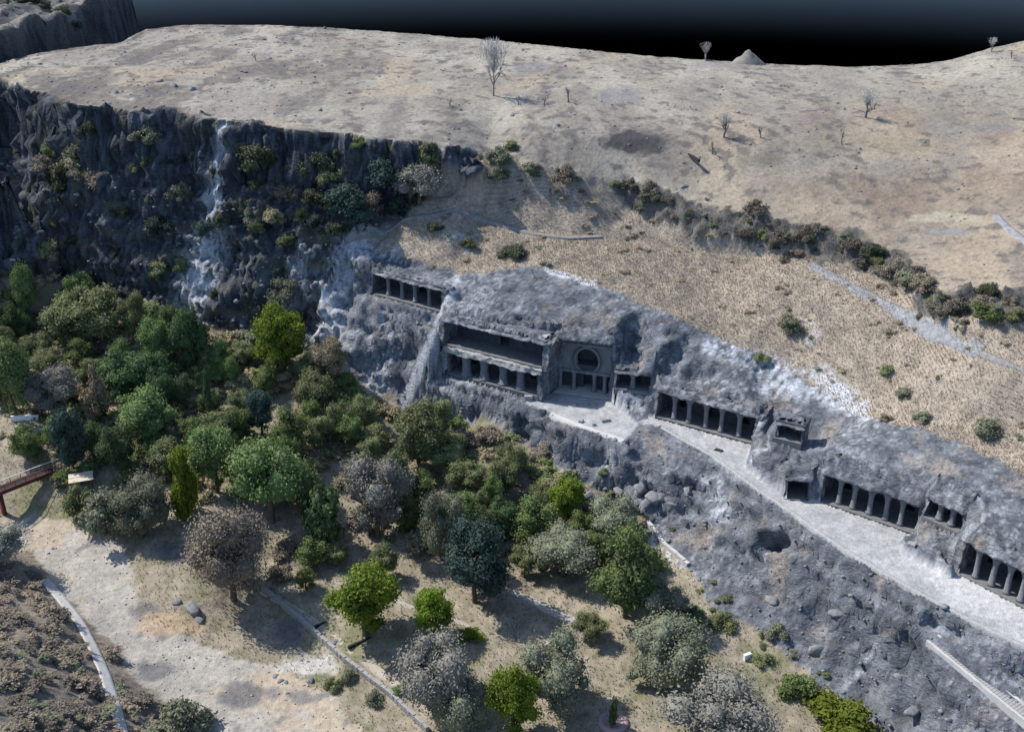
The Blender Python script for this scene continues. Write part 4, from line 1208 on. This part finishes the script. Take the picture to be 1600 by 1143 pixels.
def crown_mesh(kind, shape, var):
    key = (kind, shape, var)
    if key not in CR:
        sd = sum(ord(ch) for ch in kind + shape) * 7 + var
        prm = dict(round=dict(nl=9500, lobes=34, leaf=.021, lobe_r=(.07, .20), core=1), umbrella=dict(nl=7500, lobes=30, leaf=.02), cone=dict(nl=3000, lobes=26, leaf=.03), column=dict(nl=2600, lobes=26, lobe_r=(.2, .3), leaf=.05), mound=dict(nl=3000, lobes=16, leaf=.034, core=1, lobe_r=(.09, .22)))[shape].copy()
        if kind == 'bright' and shape == 'round': prm.update(lobes=40, lobe_r=(.08, .15))
        if kind in ('grey', 'greyg') and shape == 'round': prm.update(lobes=24, lobe_r=(.08, .23), nl=13000, leaf=.016, core=2, corer=.74)
        if kind == 'brown' and shape == 'round': prm.update(leaf=.015, nl=14000, lobes=30, lobe_r=(.09, .22), corer=.68)
        CR[key] = mesh_np('crown', *crown_vf(sd, shape=shape, **prm), LM[kind])
    return CR[key]
TR = [mesh_np('trunk', *trunk_vf(60 + k), M_BARK, True) for k in range(4)]
TRU = [mesh_np('trunk', *trunk_vf(80 + k, .62, .035), M_BARK, True) for k in range(2)]
cnt = [0]
def tree(px, py, top, w, kind, shape='round', label=None, group=None, name='tree', cat='tree', trunk=True):
    q = hit(px, py)
    s_ = pxscale(q)
    W = w / s_ * (1.15 if kind in ('grey', 'greyg', 'olive') and shape == 'round' else 1.05)
    Hh = max(W * .55, (py - top) / s_ / .86)
    root = empty(name, q, random.uniform(0, 6.28))
    i = cnt[0]; cnt[0] += 1
    o = bpy.data.objects.new('crown', crown_mesh(kind, shape, i % 2)); link(o, root)
    o.scale = (W, W, Hh)
    if trunk:
        t = bpy.data.objects.new('trunk', TRU[i % 2] if shape == 'umbrella' else TR[i % 4]); link(t, root)
        k = max(.35, min(1.0, 7.0 / max(W, 1)))
        t.scale = (W, W, Hh)
    return tag(root, label, cat, group)
def shrub(px, py, w, kind, label, group, hr=.75, name='shrub', q=None):
    q = q or hit(px, py)
    W = w / pxscale(q)
    i = cnt[0]; cnt[0] += 1
    o = bpy.data.objects.new(name, crown_mesh(kind, 'mound', i % 2)); link(o)
    o.location = q - Vector((0, 0, .12 * W)); o.scale = (W * 1.1, W * 1.1, W * hr * random.uniform(.8, 1.25)); o.rotation_euler = (0, 0, random.uniform(0, 6.28))
    return tag(o, label, 'shrub', group)

G1 = 'trees at the foot of the dark cliff'
T = [
 (48, 505, 420, 42, 'mid', 'round', 'slim mid-green tree at the foot of the dark cliff buttress', None),
 (20, 535, 474, 48, 'dark', 'round', 'small dark green tree just below the slim tree by the buttress', None),
 (28, 655, 535, 82, 'mid', 'round', 'large green tree standing above the low white wall', None),
 (160, 535, 455, 92, 'olive', 'round', 'broad olive tree at the cliff foot with brown scrub below', None),
 (108, 530, 465, 80, 'olive', 'round', 'olive tree beside the broad olive tree at the cliff foot', None),
 (216, 530, 460, 46, 'olive', 'round', 'narrow brownish olive tree at the foot of the dark cliff', None),
 (250, 575, 500, 58, 'mid', 'round', 'round mid-green tree touching the dark tree under the white streak', None),
 (303, 582, 480, 64, 'dark', 'round', 'tall dark green tree just below the white cliff streak', None),
 (442, 585, 485, 90, 'bright', 'round', 'yellow-green many-lobed tree against the foot of the grey cliff', None),
 (85, 648, 573, 80, 'grey', 'round', 'smooth grey leafless tree with rounded lobes left of the dry haystack-shaped bush', None),
 (158, 655, 572, 54, 'tan', 'cone', 'pale straw-coloured cone-shaped dry bush in the thicket', None),
 (195, 595, 532, 48, 'mid', 'round', None, 'g'), (205, 630, 548, 90, 'dark', 'round', None, 'g'), (250, 615, 548, 62, 'dark', 'round', None, 'g'),
 (285, 640, 585, 50, 'dark', 'round', None, 'g'),
 (232, 690, 610, 100, 'mid', 'round', 'broad fresh green tree in the middle of the valley thicket', None),
 (115, 735, 640, 60, 'blue', 'round', 'dark bluish-green tree behind the small shelter', None),
 (44, 720, 667, 54, 'mid', 'round', 'small round green tree beside the footbridge', None),
 (190, 745, 662, 64, 'dark', 'round', None, 'g'), (155, 720, 660, 50, 'dark', 'round', None, 'g'),
 (331, 670, 583, 15, 'dark', 'column', 'thin dark cypress-like tree rising from the thicket', None),
 (410, 680, 610, 54, 'blue', 'round', None, 'g'), (375, 690, 640, 50, 'mid', 'round', None, 'g'),
 (515, 595, 530, 58, 'tan', 'round', 'dry tan tree at the foot of the grey cave rock', None),
 (490, 648, 580, 64, 'olive', 'round', None, 'h'), (455, 720, 640, 70, 'mid', 'round', None, 'g'), (550, 700, 650, 50, 'mid', 'round', None, 'g'), (570, 670, 620, 46, 'olive', 'round', None, 'h'), (535, 690, 625, 44, 'olive', 'round', None, 'h'),
 (293, 805, 705, 46, 'bright', 'column', 'bright green climber-covered narrow tree above the brown dry tree', None),
 (340, 770, 668, 90, 'mid', 'round', 'mid-green tree behind the brown dry tree', None),
 (425, 815, 682, 120, 'mid', 'umbrella', 'umbrella-shaped tree with bare forked trunk beside the brown dry tree', None),
 (222, 840, 735, 88, 'greyg', 'round', 'dusty grey-green lobed tree beside the river bed', None),
 (165, 835, 745, 80, 'greyg', 'mound', 'grey-green vine-covered bush at the edge of the river bed', None),
 (130, 800, 748, 50, 'olive', 'mound', None, 'h'),
 (365, 935, 785, 140, 'brown', 'round', 'huge brown dry-leaved tree on the tan river bank', None),
 (510, 855, 762, 62, 'dark', 'column', 'dark green ivy-clad trunk beside the umbrella-shaped tree', None),
 (481, 830, 735, 15, 'dark', 'column', 'very thin dark tree touching the ivy-clad trunk', None),
 (590, 840, 715, 104, 'grey', 'round', 'large smooth grey lobed tree in the middle of the valley', None),
 (655, 725, 628, 84, 'olive', 'round', 'grey-green tree at the lower end of the white rock streak', None),
 (690, 875, 740, 74, 'greyg', 'round', 'tall grey-green tree leaning on the big dark blue-green tree', None),
 (742, 940, 808, 116, 'blue', 'round', 'big dark blue-green tree casting a deep shadow on bare earth', None),
 (785, 840, 775, 56, 'dark', 'round', None, 'g'), (832, 850, 778, 82, 'mid', 'round', None, 'g'),
 (885, 810, 745, 64, 'bright', 'round', 'yellow-green tree below the court wall boulders', None),
 (880, 900, 825, 98, 'greyg', 'round', 'round grey-olive tree between the blue-green tree and the large green tree', None),
 (960, 850, 772, 80, 'greyg', 'round', 'grey-green tree at the foot of the rock slope boulders', None),
 (978, 965, 818, 118, 'mid', 'round', 'large green tree with bright edges below the grey rock slope', None),
 (1040, 975, 895, 84, 'greyg', 'round', 'dark grey-green tree touching the large green tree', None),
 (572, 992, 880, 128, 'bright', 'round', 'wide bright yellow-green tree in the garden', None),
 (680, 992, 913, 74, 'bright', 'round', 'small round bright yellow-green tree in the garden', None),
 (490, 885, 840, 58, 'mid', 'round', None, 'g'), (478, 922, 890, 40, 'mid', 'round', None, 'g'), (525, 880, 848, 40, 'olive', 'round', None, 'h'),
 (690, 1120, 985, 118, 'grey', 'round', 'smooth grey tree with fluted lobes beyond the rubble wall', None),
 (735, 1000, 975, 40, 'bright', 'mound', 'tuft of bright leaves on top of the fluted grey tree', None),
 (726, 1140, 1030, 96, 'greyg', 'round', 'dark grey-green tree between the fluted grey tree and the brightest garden tree', None),
 (803, 1150, 1030, 92, 'bright', 'round', 'bright green tree beside the tall smooth olive-grey tree', None),
 (875, 1110, 980, 110, 'greyg', 'round', 'tall smooth olive-grey lobed tree in the garden', None),
 (1045, 1075, 965, 112, 'greyg', 'round', 'olive-grey lobed tree with deep shadow towards the white box', None),
 (1110, 1180, 1060, 160, 'grey', 'round', 'wide tan-grey leafless tree beyond the round pinkish bed', None),
 (1010, 1060, 1010, 70, 'greyg', 'mound', None, 'h'),
 (958, 1132, 1085, 13, 'dark', 'column', 'small dark cypress in the round pinkish bed', None),
 (-10, 880, 815, 100, 'grey', 'round', 'grey leafless tree at the corner of the near hill by the river', None),
 (920, 1000, 955, 50, 'olive', 'round', None, 'h'), (1080, 985, 945, 50, 'dark', 'round', None, 'g'),
 (730, 770, 720, 56, 'olive', 'round', None, 'h'), (770, 800, 740, 40, 'mid', 'round', None, 'g'), (620, 780, 700, 50, 'olive', 'round', None, 'h'),
 (560, 770, 715, 44, 'mid', 'round', None, 'g'), (395, 760, 700, 50, 'olive', 'round', None, 'h'), (265, 745, 690, 60, 'olive', 'round', None, 'h'), (80, 590, 545, 50, 'olive', 'round', None, 'h'),
 (150, 610, 560, 44, 'olive', 'round', None, 'h'), (330, 650, 610, 44, 'dark', 'round', None, 'g'), (930, 880, 830, 50, 'mid', 'round', None, 'g'), (820, 900, 850, 44, 'olive', 'round', None, 'h'),
]
TL = {(195, 595): 'mid-green tree between the round mid-green tree and the straw cone-shaped bush',
 (205, 630): 'large dark green tree above the broad fresh green tree',
 (250, 615): 'dark green tree touching the large dark one above the fresh green tree',
 (285, 640): 'small dark tree under the tall dark green tree by the white streak',
 (190, 745): 'dark green tree above the dusty grey-green lobed tree',
 (155, 720): 'dark green tree between the bluish-green tree and the shelter',
 (410, 680): 'small bluish-green tree above the umbrella-shaped tree',
 (375, 690): 'small mid-green tree beside the thin cypress-like tree',
 (455, 720): 'mid-green tree just behind the umbrella-shaped tree',
 (550, 700): 'fresh green tree above the large smooth grey lobed tree',
 (785, 840): 'dark green tree behind the big blue-green tree',
 (832, 850): 'mid-green tree between the big blue-green and yellow-green trees',
 (490, 885): 'green tree below the ivy-clad trunk above the bright garden tree',
 (478, 922): 'small green tree between the brown dry tree and the wide bright tree',
 (1080, 985): 'dark green tree at the rock slope foot beside the olive bush',
 (770, 800): 'small green tree above the big dark blue-green tree',
 (560, 770): 'small green tree against the large smooth grey tree',
 (330, 650): 'small dark tree at the base of the thin cypress-like tree',
 (930, 880): 'green tree between the round grey-olive tree and the large green tree',
 (490, 648): 'olive tree below the dry tan tree at the cave rock foot',
 (570, 670): 'small olive tree at the foot of the white-streaked cave rock',
 (535, 690): 'olive tree between the fresh green tree and the dry tan tree',
 (130, 800): 'olive bush-like tree in front of the small shelter',
 (525, 880): 'small olive tree above the wide bright garden tree',
 (1010, 1060): 'low olive tree touching the olive-grey tree with deep shadow',
 (920, 1000): 'small olive tree beside the pale garden path',
 (730, 770): 'olive tree on the tan slope below the cave court',
 (620, 780): 'olive tree between the large smooth grey tree and the tall grey-green tree',
 (395, 760): 'olive tree behind the umbrella-shaped tree trunk',
 (265, 745): 'olive tree between the fresh green tree and the bright climber-covered tree',
 (80, 590): 'olive tree above the smooth grey tree with rounded lobes',
 (150, 610): 'olive tree just above the straw cone-shaped bush',
 (820, 900): 'small olive tree beside the big dark blue-green tree'}
T += [(345, 700, 640, 56, 'olive', 'round', 'e', None), (300, 700, 655, 50, 'mid', 'round', 'e', None), (500, 700, 650, 50, 'olive', 'round', 'e', None), (470, 790, 725, 60, 'olive', 'round', 'e', None), (640, 830, 770, 50, 'mid', 'round', 'e', None),
 (700, 740, 690, 50, 'olive', 'round', 'e', None), (660, 780, 735, 46, 'mid', 'round', 'e', None), (800, 740, 690, 46, 'olive', 'round', 'e', None), (90, 700, 655, 46, 'mid', 'round', 'e', None), (60, 560, 520, 44, 'olive', 'round', 'e', None), (130, 570, 530, 50, 'mid', 'round', 'e', None), (380, 570, 535, 40, 'olive', 'round', 'e', None),
 (345, 600, 560, 50, 'mid', 'round', 'e', None), (250, 720, 680, 46, 'dark', 'round', 'e', None), (905, 850, 800, 50, 'mid', 'round', 'e', None), (850, 800, 755, 44, 'olive', 'round', 'e', None), (600, 900, 850, 44, 'olive', 'round', 'e', None), (990, 900, 850, 60, 'olive', 'round', 'e', None), (760, 850, 790, 60, 'dark', 'round', 'e', None), (720, 830, 770, 60, 'mid', 'round', 'e', None)]
occ = [(t_[0], t_[1]) for t_ in T]
rt = random.Random(5)
while len(T) < 128:
    x_, y_ = rt.uniform(0, 1000), rt.uniform(480, 860)
    if not in_poly(np.array([x_]), np.array([y_]), [(0, 490), (60, 465), (220, 500), (300, 520), (450, 570), (520, 600), (620, 665), (760, 690), (830, 730), (950, 800), (1010, 860), (900, 860), (640, 850), (560, 800), (300, 780), (200, 780), (20, 690), (0, 680)])[0]: continue
    if min((a_ - x_) ** 2 + (b_ - y_) ** 2 for a_, b_ in occ) < 20 ** 2: continue
    w_ = rt.uniform(28, 56)
    T.append((x_, y_, y_ - w_ * rt.uniform(.8, 1.5), w_, rt.choice(['mid', 'mid', 'olive', 'olive', 'dark']), 'round', 'e', None)); occ.append((x_, y_))
for (px, py, tp, w, kd, shp, lb, gp) in T:
    if lb == 'e': w_ = {'mid': 'mid-green', 'olive': 'olive', 'dark': 'dark green'}[kd]; lb, gp = 'small ' + w_ + ' tree filling a gap between larger valley trees', 'small ' + w_ + ' trees of the valley thicket'
    if (px, py) in TL: lb, gp = TL[(px, py)], None
    if gp == 'g': lb, gp = 'leafy green tree crowded into the valley thicket', 'green trees of the valley thicket'
    elif gp == 'h': lb, gp = 'small olive-brown tree crowded into the valley thicket', 'olive trees of the valley thicket'
    tree(px, py, tp, w, kd, shp, lb, gp, 'cypress_tree' if w < 20 else 'tree')

# valley scrub
def scatter_poly(poly, n, gap=0):
    xs = [p[0] for p in poly]; ys = [p[1] for p in poly]
    out = []
    while len(out) < n:
        x, y = random.uniform(min(xs), max(xs)), random.uniform(min(ys), max(ys))
        if in_poly(np.array([x]), np.array([y]), poly)[0]: out.append((x, y))
    return out
P_THICK = [(0, 470), (60, 445), (220, 475), (300, 500), (450, 545), (520, 575), (640, 655), (760, 665), (830, 700), (960, 785), (1030, 840), (1060, 900), (1010, 930), (900, 900), (800, 880), (640, 860), (560, 830), (440, 800), (300, 780), (200, 800), (100, 760), (20, 690), (0, 680)]
VL = {'olive': 'low olive scrub bush between the valley trees', 'mid': 'low green bush between the valley trees', 'brown': 'low brown dry bush between the valley trees', 'tan': 'low straw-coloured bush between the valley trees', 'greyg': 'low dusty grey-green bush between the valley trees', 'dark': 'low dark green bush between the valley trees'}
SMALL = {}
def scrub(name, items, label):
    """ground cover nobody could count: many small bushes joined into one object"""
    vs, fs, mi, n, mats = [], [], [], 0, []
    for (x, y, w, k, hr) in items:
        q = hit(x, y); W = w / pxscale(q)
        key = random.randrange(4)
        if key not in SMALL: SMALL[key] = crown_vf(900 + key, nl=420, lobes=8, shape='mound', leaf=.06, lobe_r=(.16, .26))
        v, f = SMALL[key]
        an = random.uniform(0, 6.28); ca, sa = math.cos(an), math.sin(an)
        hz = W * hr * random.uniform(.7, 1.3)
        vs.append(np.stack([(v[:, 0] * ca - v[:, 1] * sa) * W * 1.1 + q.x, (v[:, 0] * sa + v[:, 1] * ca) * W * 1.1 + q.y, v[:, 2] * hz + q.z - .12 * W], -1))
        fs.append(f + n); n += len(v)
        if k not in mats: mats.append(k)
        mi.append(np.full(len(f), mats.index(k), np.int32))
    me = mesh_np(name, np.concatenate(vs), np.concatenate(fs))
    for k in mats: me.materials.append(LM[k])
    me.polygons.foreach_set('material_index', np.concatenate(mi))
    return tag(link(bpy.data.objects.new(name, me)), label, None, None, 'stuff')
sc = []
for i, (x, y) in enumerate(scatter_poly(P_THICK, 620)):
    k = random.choice(['olive', 'olive', 'mid', 'brown', 'tan', 'greyg', 'tan', 'mid', 'dry', 'dry', 'dry'])
    if k == 'dry': k = 'brown' if i < 75 else 'tan'
    if i < 75: shrub(x, y, random.uniform(28, 50), k, VL[k], k + ' bushes of the valley', .8)
    else: sc.append((x, y, random.uniform(14, 42), k, .75))
scrub('valley_scrub', sc, 'low olive and brown scrub filling the gaps between the valley trees')
for (x, y, w, k) in ((400, 600, 60, 'tan'), (375, 612, 46, 'tan'), (425, 612, 50, 'tan'), (445, 600, 40, 'tan'), (540, 640, 50, 'brown'), (760, 690, 60, 'brown'), (720, 690, 50, 'brown'), (870, 760, 50, 'tan'), (230, 770, 40, 'olive'), (450, 860, 50, 'brown'), (440, 900, 40, 'brown')):
    shrub(x, y, w, k, {'olive': 'low olive scrub bush between the valley trees', 'brown': 'low brown dry bush between the valley trees', 'tan': 'low straw-coloured bush between the valley trees'}[k], k + ' bushes of the valley', .8)
for (x, y, w, k, lb) in ((1130, 975, 42, 'olive', 'olive bush on tan earth at the foot of the rock slope'), (1212, 992, 36, 'greyg', 'grey-green bush low on the grey rock slope'), (1190, 1035, 34, 'olive', 'olive bush beside the white box'),
                         (1245, 1085, 60, 'mid', 'spreading green bush on straw-coloured earth below the rock slope'), (1310, 1140, 110, 'bright', 'large yellow-green bush at the foot of the rock slope'), (290, 1140, 90, 'greyg', 'grey-green bush at the edge of the near hill beside the river bed'),
                         (522, 1075, 26, 'olive', 'small olive bush growing at the rubble wall'), (548, 1060, 30, 'greyg', 'grey-green bush growing on the rubble wall'), (585, 1095, 30, 'greyg', 'grey-green bush at the lower end of the rubble wall'), (625, 1080, 26, 'mid', 'small green bush beside the fluted grey tree'),
                         (1543, 495, 48, 'mid', 'bright green round bush on the hillside rim'), (800, 400, 44, 'cliff', 'dark green bush above the bare cave rock'), (730, 385, 26, 'olive', 'olive bush on the pale patch below the upper footpath'), (682, 360, 28, 'cliff', 'dark bush just below the upper footpath'),
                         (1235, 515, 44, 'greyg', 'grey bush beside a white rock patch on the tan hillside'), (1385, 585, 24, 'olive', 'olive bush below the stone chute'), (1412, 620, 26, 'greyg', 'grey-green bush below the olive one on the hillside'), (1545, 675, 50, 'greyg', 'round grey bush on the tan hillside above the last cave'), (1385, 655, 22, 'tan', 'yellowish bush at the edge of the bare rock'), (1440, 655, 30, 'greyg', 'low grey bush at the upper edge of the bare rock'), (1190, 560, 24, 'olive', 'small olive bush on the white washed rock')):
    shrub(x, y, w, k, lb, None, .8)
# bushes clinging to the dark cliff
def CW(w, k): return ('large ' if w > 32 else 'small ' if w < 16 else '') + {'cliff': 'dark green', 'olive': 'olive', 'blue': 'bluish-green', 'brown': 'dry brown', 'greyg': 'grey-green', 'tan': 'straw-coloured', 'dkbrown': 'dark brown'}[k]
for (x, y) in scatter_poly([(0, 180), (120, 180), (350, 210), (640, 235), (720, 260), (640, 330), (520, 390), (490, 480), (400, 500), (250, 460), (60, 420), (0, 420)], 95):
    d = random.choice([10, 14, 20, 28, 40]) * random.uniform(.8, 1.2)
    kd = random.choice(['cliff', 'cliff', 'olive', 'greyg', 'brown', 'blue'])
    shrub(x, y, d, kd, CW(d, kd) + ' bush clinging to the dark basalt cliff', CW(d, kd) + ' bushes on the dark cliff', 1.0)
for (x, y, w, k) in ((100, 285, 60, 'cliff'), (75, 270, 40, 'brown'), (120, 262, 44, 'tan'), (405, 270, 60, 'cliff'), (540, 330, 70, 'blue'), (500, 320, 50, 'cliff'), (600, 300, 60, 'blue'), (565, 350, 50, 'blue'), (450, 310, 40, 'brown'), (430, 345, 40, 'tan'), (520, 370, 44, 'cliff'), (190, 340, 30, 'cliff'), (620, 330, 40, 'blue')):
    shrub(x, y, w, k, CW(w, k) + ' bush clinging to the dark basalt cliff', CW(w, k) + ' bushes on the dark cliff', .9)
q = hit(655, 290)
tree(655, 320, 255, 80, 'grey', 'umbrella', 'pale grey spreading leafless tree at the end of the dark cliff')
# rim shrubs on the right
rimline = [(770, 262), (840, 265), (900, 290), (980, 305), (1060, 335), (1130, 350), (1230, 372), (1330, 392), (1400, 425), (1450, 465), (1500, 485), (1600, 480)]
for i in range(120):
    t = random.random() * (len(rimline) - 1); k = int(t); f_ = t - k
    x = rimline[k][0] * (1 - f_) + rimline[k + 1][0] * f_ + random.uniform(-12, 12); y = rimline[k][1] * (1 - f_) + rimline[k + 1][1] * f_ + random.gauss(4, 17)
    if x < 960 and random.random() < .4: continue
    w_, kd = random.choice([9, 13, 18, 26, 38]) * random.uniform(.8, 1.2), random.choice(['dkbrown', 'greyg', 'dkbrown', 'brown', 'brown', 'olive', 'greyg', 'cliff'])
    shrub(x, y, w_, kd, CW(w_, kd) + ' bush in the scrubby band along the hillside rim', CW(w_, kd) + ' bushes along the hillside rim', .85)
sc = []
for (x, y) in scatter_poly([(760, 270), (960, 320), (1240, 390), (1420, 460), (1600, 540), (1600, 700), (1380, 640), (1080, 500), (860, 415), (680, 410), (680, 330)], 130):
    sc.append((x, y, random.uniform(5, 20), random.choice(['brown', 'tan', 'tan', 'brown', 'greyg']), .5))
scrub('hillside_scrub', sc, 'small dry bushes dotted over the tan hillside')
sc = []
for (x, y) in scatter_poly([(-40, 885), (60, 905), (130, 975), (200, 1055), (260, 1143), (270, 1200), (190, 1200), (-40, 1200)], 300):
    d_, _ = line_dist(np.array([x]), np.array([y]), [(68, 905), (122, 968), (163, 1050), (190, 1143), (198, 1200)])
    if d_[0] > 15: sc.append((x, y, random.uniform(14, 44), random.choice(['dkbrown', 'dkbrown', 'brown', 'dkbrown', 'brown', 'greyg']), .5))
scrub('brown_scrub', sc, 'brown leafless scrub covering the near hill')
# slope below walkway, few
for (x, y) in scatter_poly([(860, 700), (990, 760), (1080, 860), (1200, 980), (1330, 1080), (1300, 1100), (1100, 960), (960, 790)], 16):
    shrub(x, y, random.uniform(8, 16), 'olive', 'tiny olive tuft in a crack of the lower rock slope', 'tufts on the lower rock slope', .7)

for (x, y, w, kd) in ((20, 18, 26, 'olive'), (36, 16, 20, 'mid'), (60, 45, 22, 'cliff'), (100, 40, 26, 'cliff'), (50, 60, 26, 'cliff'), (120, 50, 22, 'blue'), (80, 55, 20, 'cliff'), (15, 50, 22, 'brown')):
    q = Vector(PY(x, y, 352 if y > 30 else 362)); j_ = int((q.y - 262) / .9); i_ = int((q.x + 300) / .9); q.z = float(bh[j_, i_])
    shrub(x, y, w, kd, 'bush growing on the far butte across the gorge', 'bushes on the far butte', .9, q=q)
shrub(135, 63, 16, 'bright', 'bright green bush where the plateau meets the gorge', None, 1.0)
# stones and tufts strewn over the plateau
g = np.random.default_rng(77)
jj, ii = np.nonzero((cat == 0) & (PX > -40) & (PX < 1640) & (PYY < 470))
wgt = np.clip(.25 + left[jj, ii] + .8 * BARE[jj, ii], .1, 2); kk = g.choice(len(jj), 1000, p=wgt / wgt.sum())
vs, fs = [], []
iv, if_ = ICO[1]
for n_, k_ in enumerate(kk):
    r_ = g.uniform(.12, .42) * (1.7 if g.random() < .08 else 1)
    vs.append(iv * np.array([r_, r_ * g.uniform(.6, 1), r_ * .7]) * (1 + .2 * g.normal(size=(len(iv), 1))) + V[jj[k_], ii[k_]]); fs.append(if_ + n_ * len(iv))
part('plateau_stones', (np.concatenate(vs), np.concatenate(fs)), M_BOULDER, None, False, label='small dark stones strewn over the plateau', kind='stuff')
def stones(name, sel, n, r0, r1, label, mat):
    g = np.random.default_rng(n)
    jj, ii = np.nonzero(sel)
    kk = g.integers(0, len(jj), n)
    vs, fs = [], []
    for n_, k_ in enumerate(kk):
        r_ = g.uniform(r0, r1) * (1.8 if g.random() < .07 else 1)
        vs.append(iv * np.array([r_, r_ * g.uniform(.6, 1), r_ * .6]) * (1 + .2 * g.normal(size=(len(iv), 1))) + V[jj[k_], ii[k_]] + np.array([*g.uniform(-.25, .25, 2), 0])); fs.append(if_ + n_ * len(iv))
    part(name, (np.concatenate(vs), np.concatenate(fs)), mat, None, False, label=label, kind='stuff')
inview = (PX > -40) & (PX < 1640) & (PYY < 1180)
stones('river_stones', inview & (cat == 5), 500, .07, .22, 'small grey stones strewn over the dry river bed', M_WALL)
stones('slope_rubble', inview & (cat == 2) & (HS < 0) & ~flat, 450, .12, .36, 'loose rubble on the rock slope below the walkway', M_BOULDER)
stones('scree', inview & (cat == 4) & (HS < 32), 1500, .15, .5, 'loose dark scree on the basalt cliff', M_BOULDER)
# bare trees on the plateau
BM = [mesh_np('branches', *bare_vf(200 + k, 4, r0=.03), M_PALEBARK) for k in range(3)]
BMS = [mesh_np('branches', *bare_vf(220 + k, 3, r0=.055, spread=.4), M_GREYBARK) for k in range(3)]
FAN = None
def fan_vf(seed):
    g = np.random.default_rng(seed); n = 1100
    t = g.random(n) ** .8; an = g.uniform(0, 6.28, n); r = (.30 + .16 * np.sin(an * 3 + seed) + .08 * np.sin(an * 7)) * t ** .8 * np.sqrt(g.random(n)); t *= 1 - .25 * (np.sin(an * 5 + 2 * seed) > .2)
    ctr = np.stack([r * np.cos(an), r * np.sin(an), .42 + .58 * t - .5 * r * r], -1)
    u = np.stack([.5 * np.cos(an) * r * 3, .5 * np.sin(an) * r * 3, np.ones(n)], -1) + g.normal(0, .45, (n, 3)); u /= np.linalg.norm(u, axis=1, keepdims=True)
    a = np.cross(u, g.normal(size=(n, 3))); a /= np.linalg.norm(a, axis=1, keepdims=True)
    V = np.stack([ctr - u * .05, ctr + a * .006, ctr + u * .05, ctr - a * .006], 1).reshape(-1, 3)
    return V, np.arange(n * 4).reshape(-1, 4)
FANS = [mesh_np('twigs', *fan_vf(k), LM['twig']) for k in (1, 2)]
def bare(px, py, top, wr, label, group=None, haze=False, z=None):
    q = hit(px, py) if z is None else Vector(PZ(px, py, z))
    s_ = pxscale(q)
    Hh = (py - top) / s_ / .97
    root = empty('bare_tree', q, random.uniform(0, 6))
    i = cnt[0]; cnt[0] += 1
    o = bpy.data.objects.new('branches', (BM if py - top > 60 else BMS)[i % 3]); link(o, root)
    o.scale = (Hh * wr, Hh * wr, Hh * .95)
    if haze:
        t = bpy.data.objects.new('twigs', FANS[i % 2]); link(t, root)
        t.scale = (Hh * wr, Hh * wr, Hh)
    return tag(root, label, 'tree', group)
bare(771, 150, 66, .8, 'tallest pale bare tree standing on the plateau', None, True)
for (x, y, tp) in ((810, 165, 143), (850, 166, 143), (888, 160, 126), (703, 166, 148), (400, 96, 78), (1188, 216, 190), (1113, 242, 212), (1315, 226, 200), (1580, 92, 74)):
    bare(x, y, tp, .9, 'small leafless tree on the open plateau', 'small leafless trees on the plateau')
bare(1352, 184, 144, 1.1, 'spreading leafless tree alone on the tan plateau slope', None, True)
bare(1130, 216, 180, 1.0, 'twiggy double tree with dark tuft on the plateau', None, True)
bare(1102, 97, 68, .9, 'pale bushy tree on the plateau skyline beside the rock mound', None, True, 45.0)
bare(1549, 82, 60, .9, 'tiny pale tree on the rising end of the plateau skyline', None, True)
slab('fallen_log', 1078, 246, (9.0, .5, .5), -1.25, M_DARK, 'long dark fallen trunk on the plateau', 'log', .08)

# ------------------------------------------------------------------ dry grass
def grass(name, sel, n, hgt, mat, seed):
    g = np.random.default_rng(seed)
    jj, ii = np.nonzero(sel)
    k = g.integers(0, len(jj), n)
    P = V[jj[k], ii[k]] + np.concatenate([g.uniform(-.3, .3, (n, 2)), np.full((n, 1), -.04)], 1)
    Vs, Fs = [], []
    for b_ in range(3):
        an = g.uniform(0, 6.28, n); w = g.uniform(.03, .08, n) * (hgt / .5); hh = hgt * g.uniform(.5, 1.2, n)
        ox, oy = np.cos(an) * w, np.sin(an) * w
        lx, ly = g.normal(0, .25, n) * hh, g.normal(0, .25, n) * hh
        Vs.append(np.stack([P + np.stack([ox, oy, 0 * ox], -1), P - np.stack([ox, oy, 0 * ox], -1), P + np.stack([lx, ly, hh], -1)], 1))
    Vv = np.concatenate(Vs).reshape(-1, 3)
    o = part(name, (Vv, np.arange(len(Vv)).reshape(-1, 3)), mat)
    return tag(o, kind='stuff')
vis = (PX > -60) & (PX < 1660) & (PYY < 1240) & ~flat
grass('dry_grass', vis & (cat == 1), 70000, .36, leaf_mat('straw', (.27, .22, .16), (.40, .34, .26), .3), 1)['label'] = 'straw-coloured dry grass covering the hillside above the caves'
grass('valley_grass', vis & (cat == 3), 30000, .5, leaf_mat('valley_straw', (.19, .17, .10), (.34, .29, .19), .3), 2)['label'] = 'dry and olive grass over the valley ground between the trees'
grass('plateau_grass', vis & (cat == 0), 12000, .25, leaf_mat('plateau_straw', (.28, .24, .18), (.42, .37, .29), .2), 3)['label'] = 'sparse pale dry grass on the plateau'
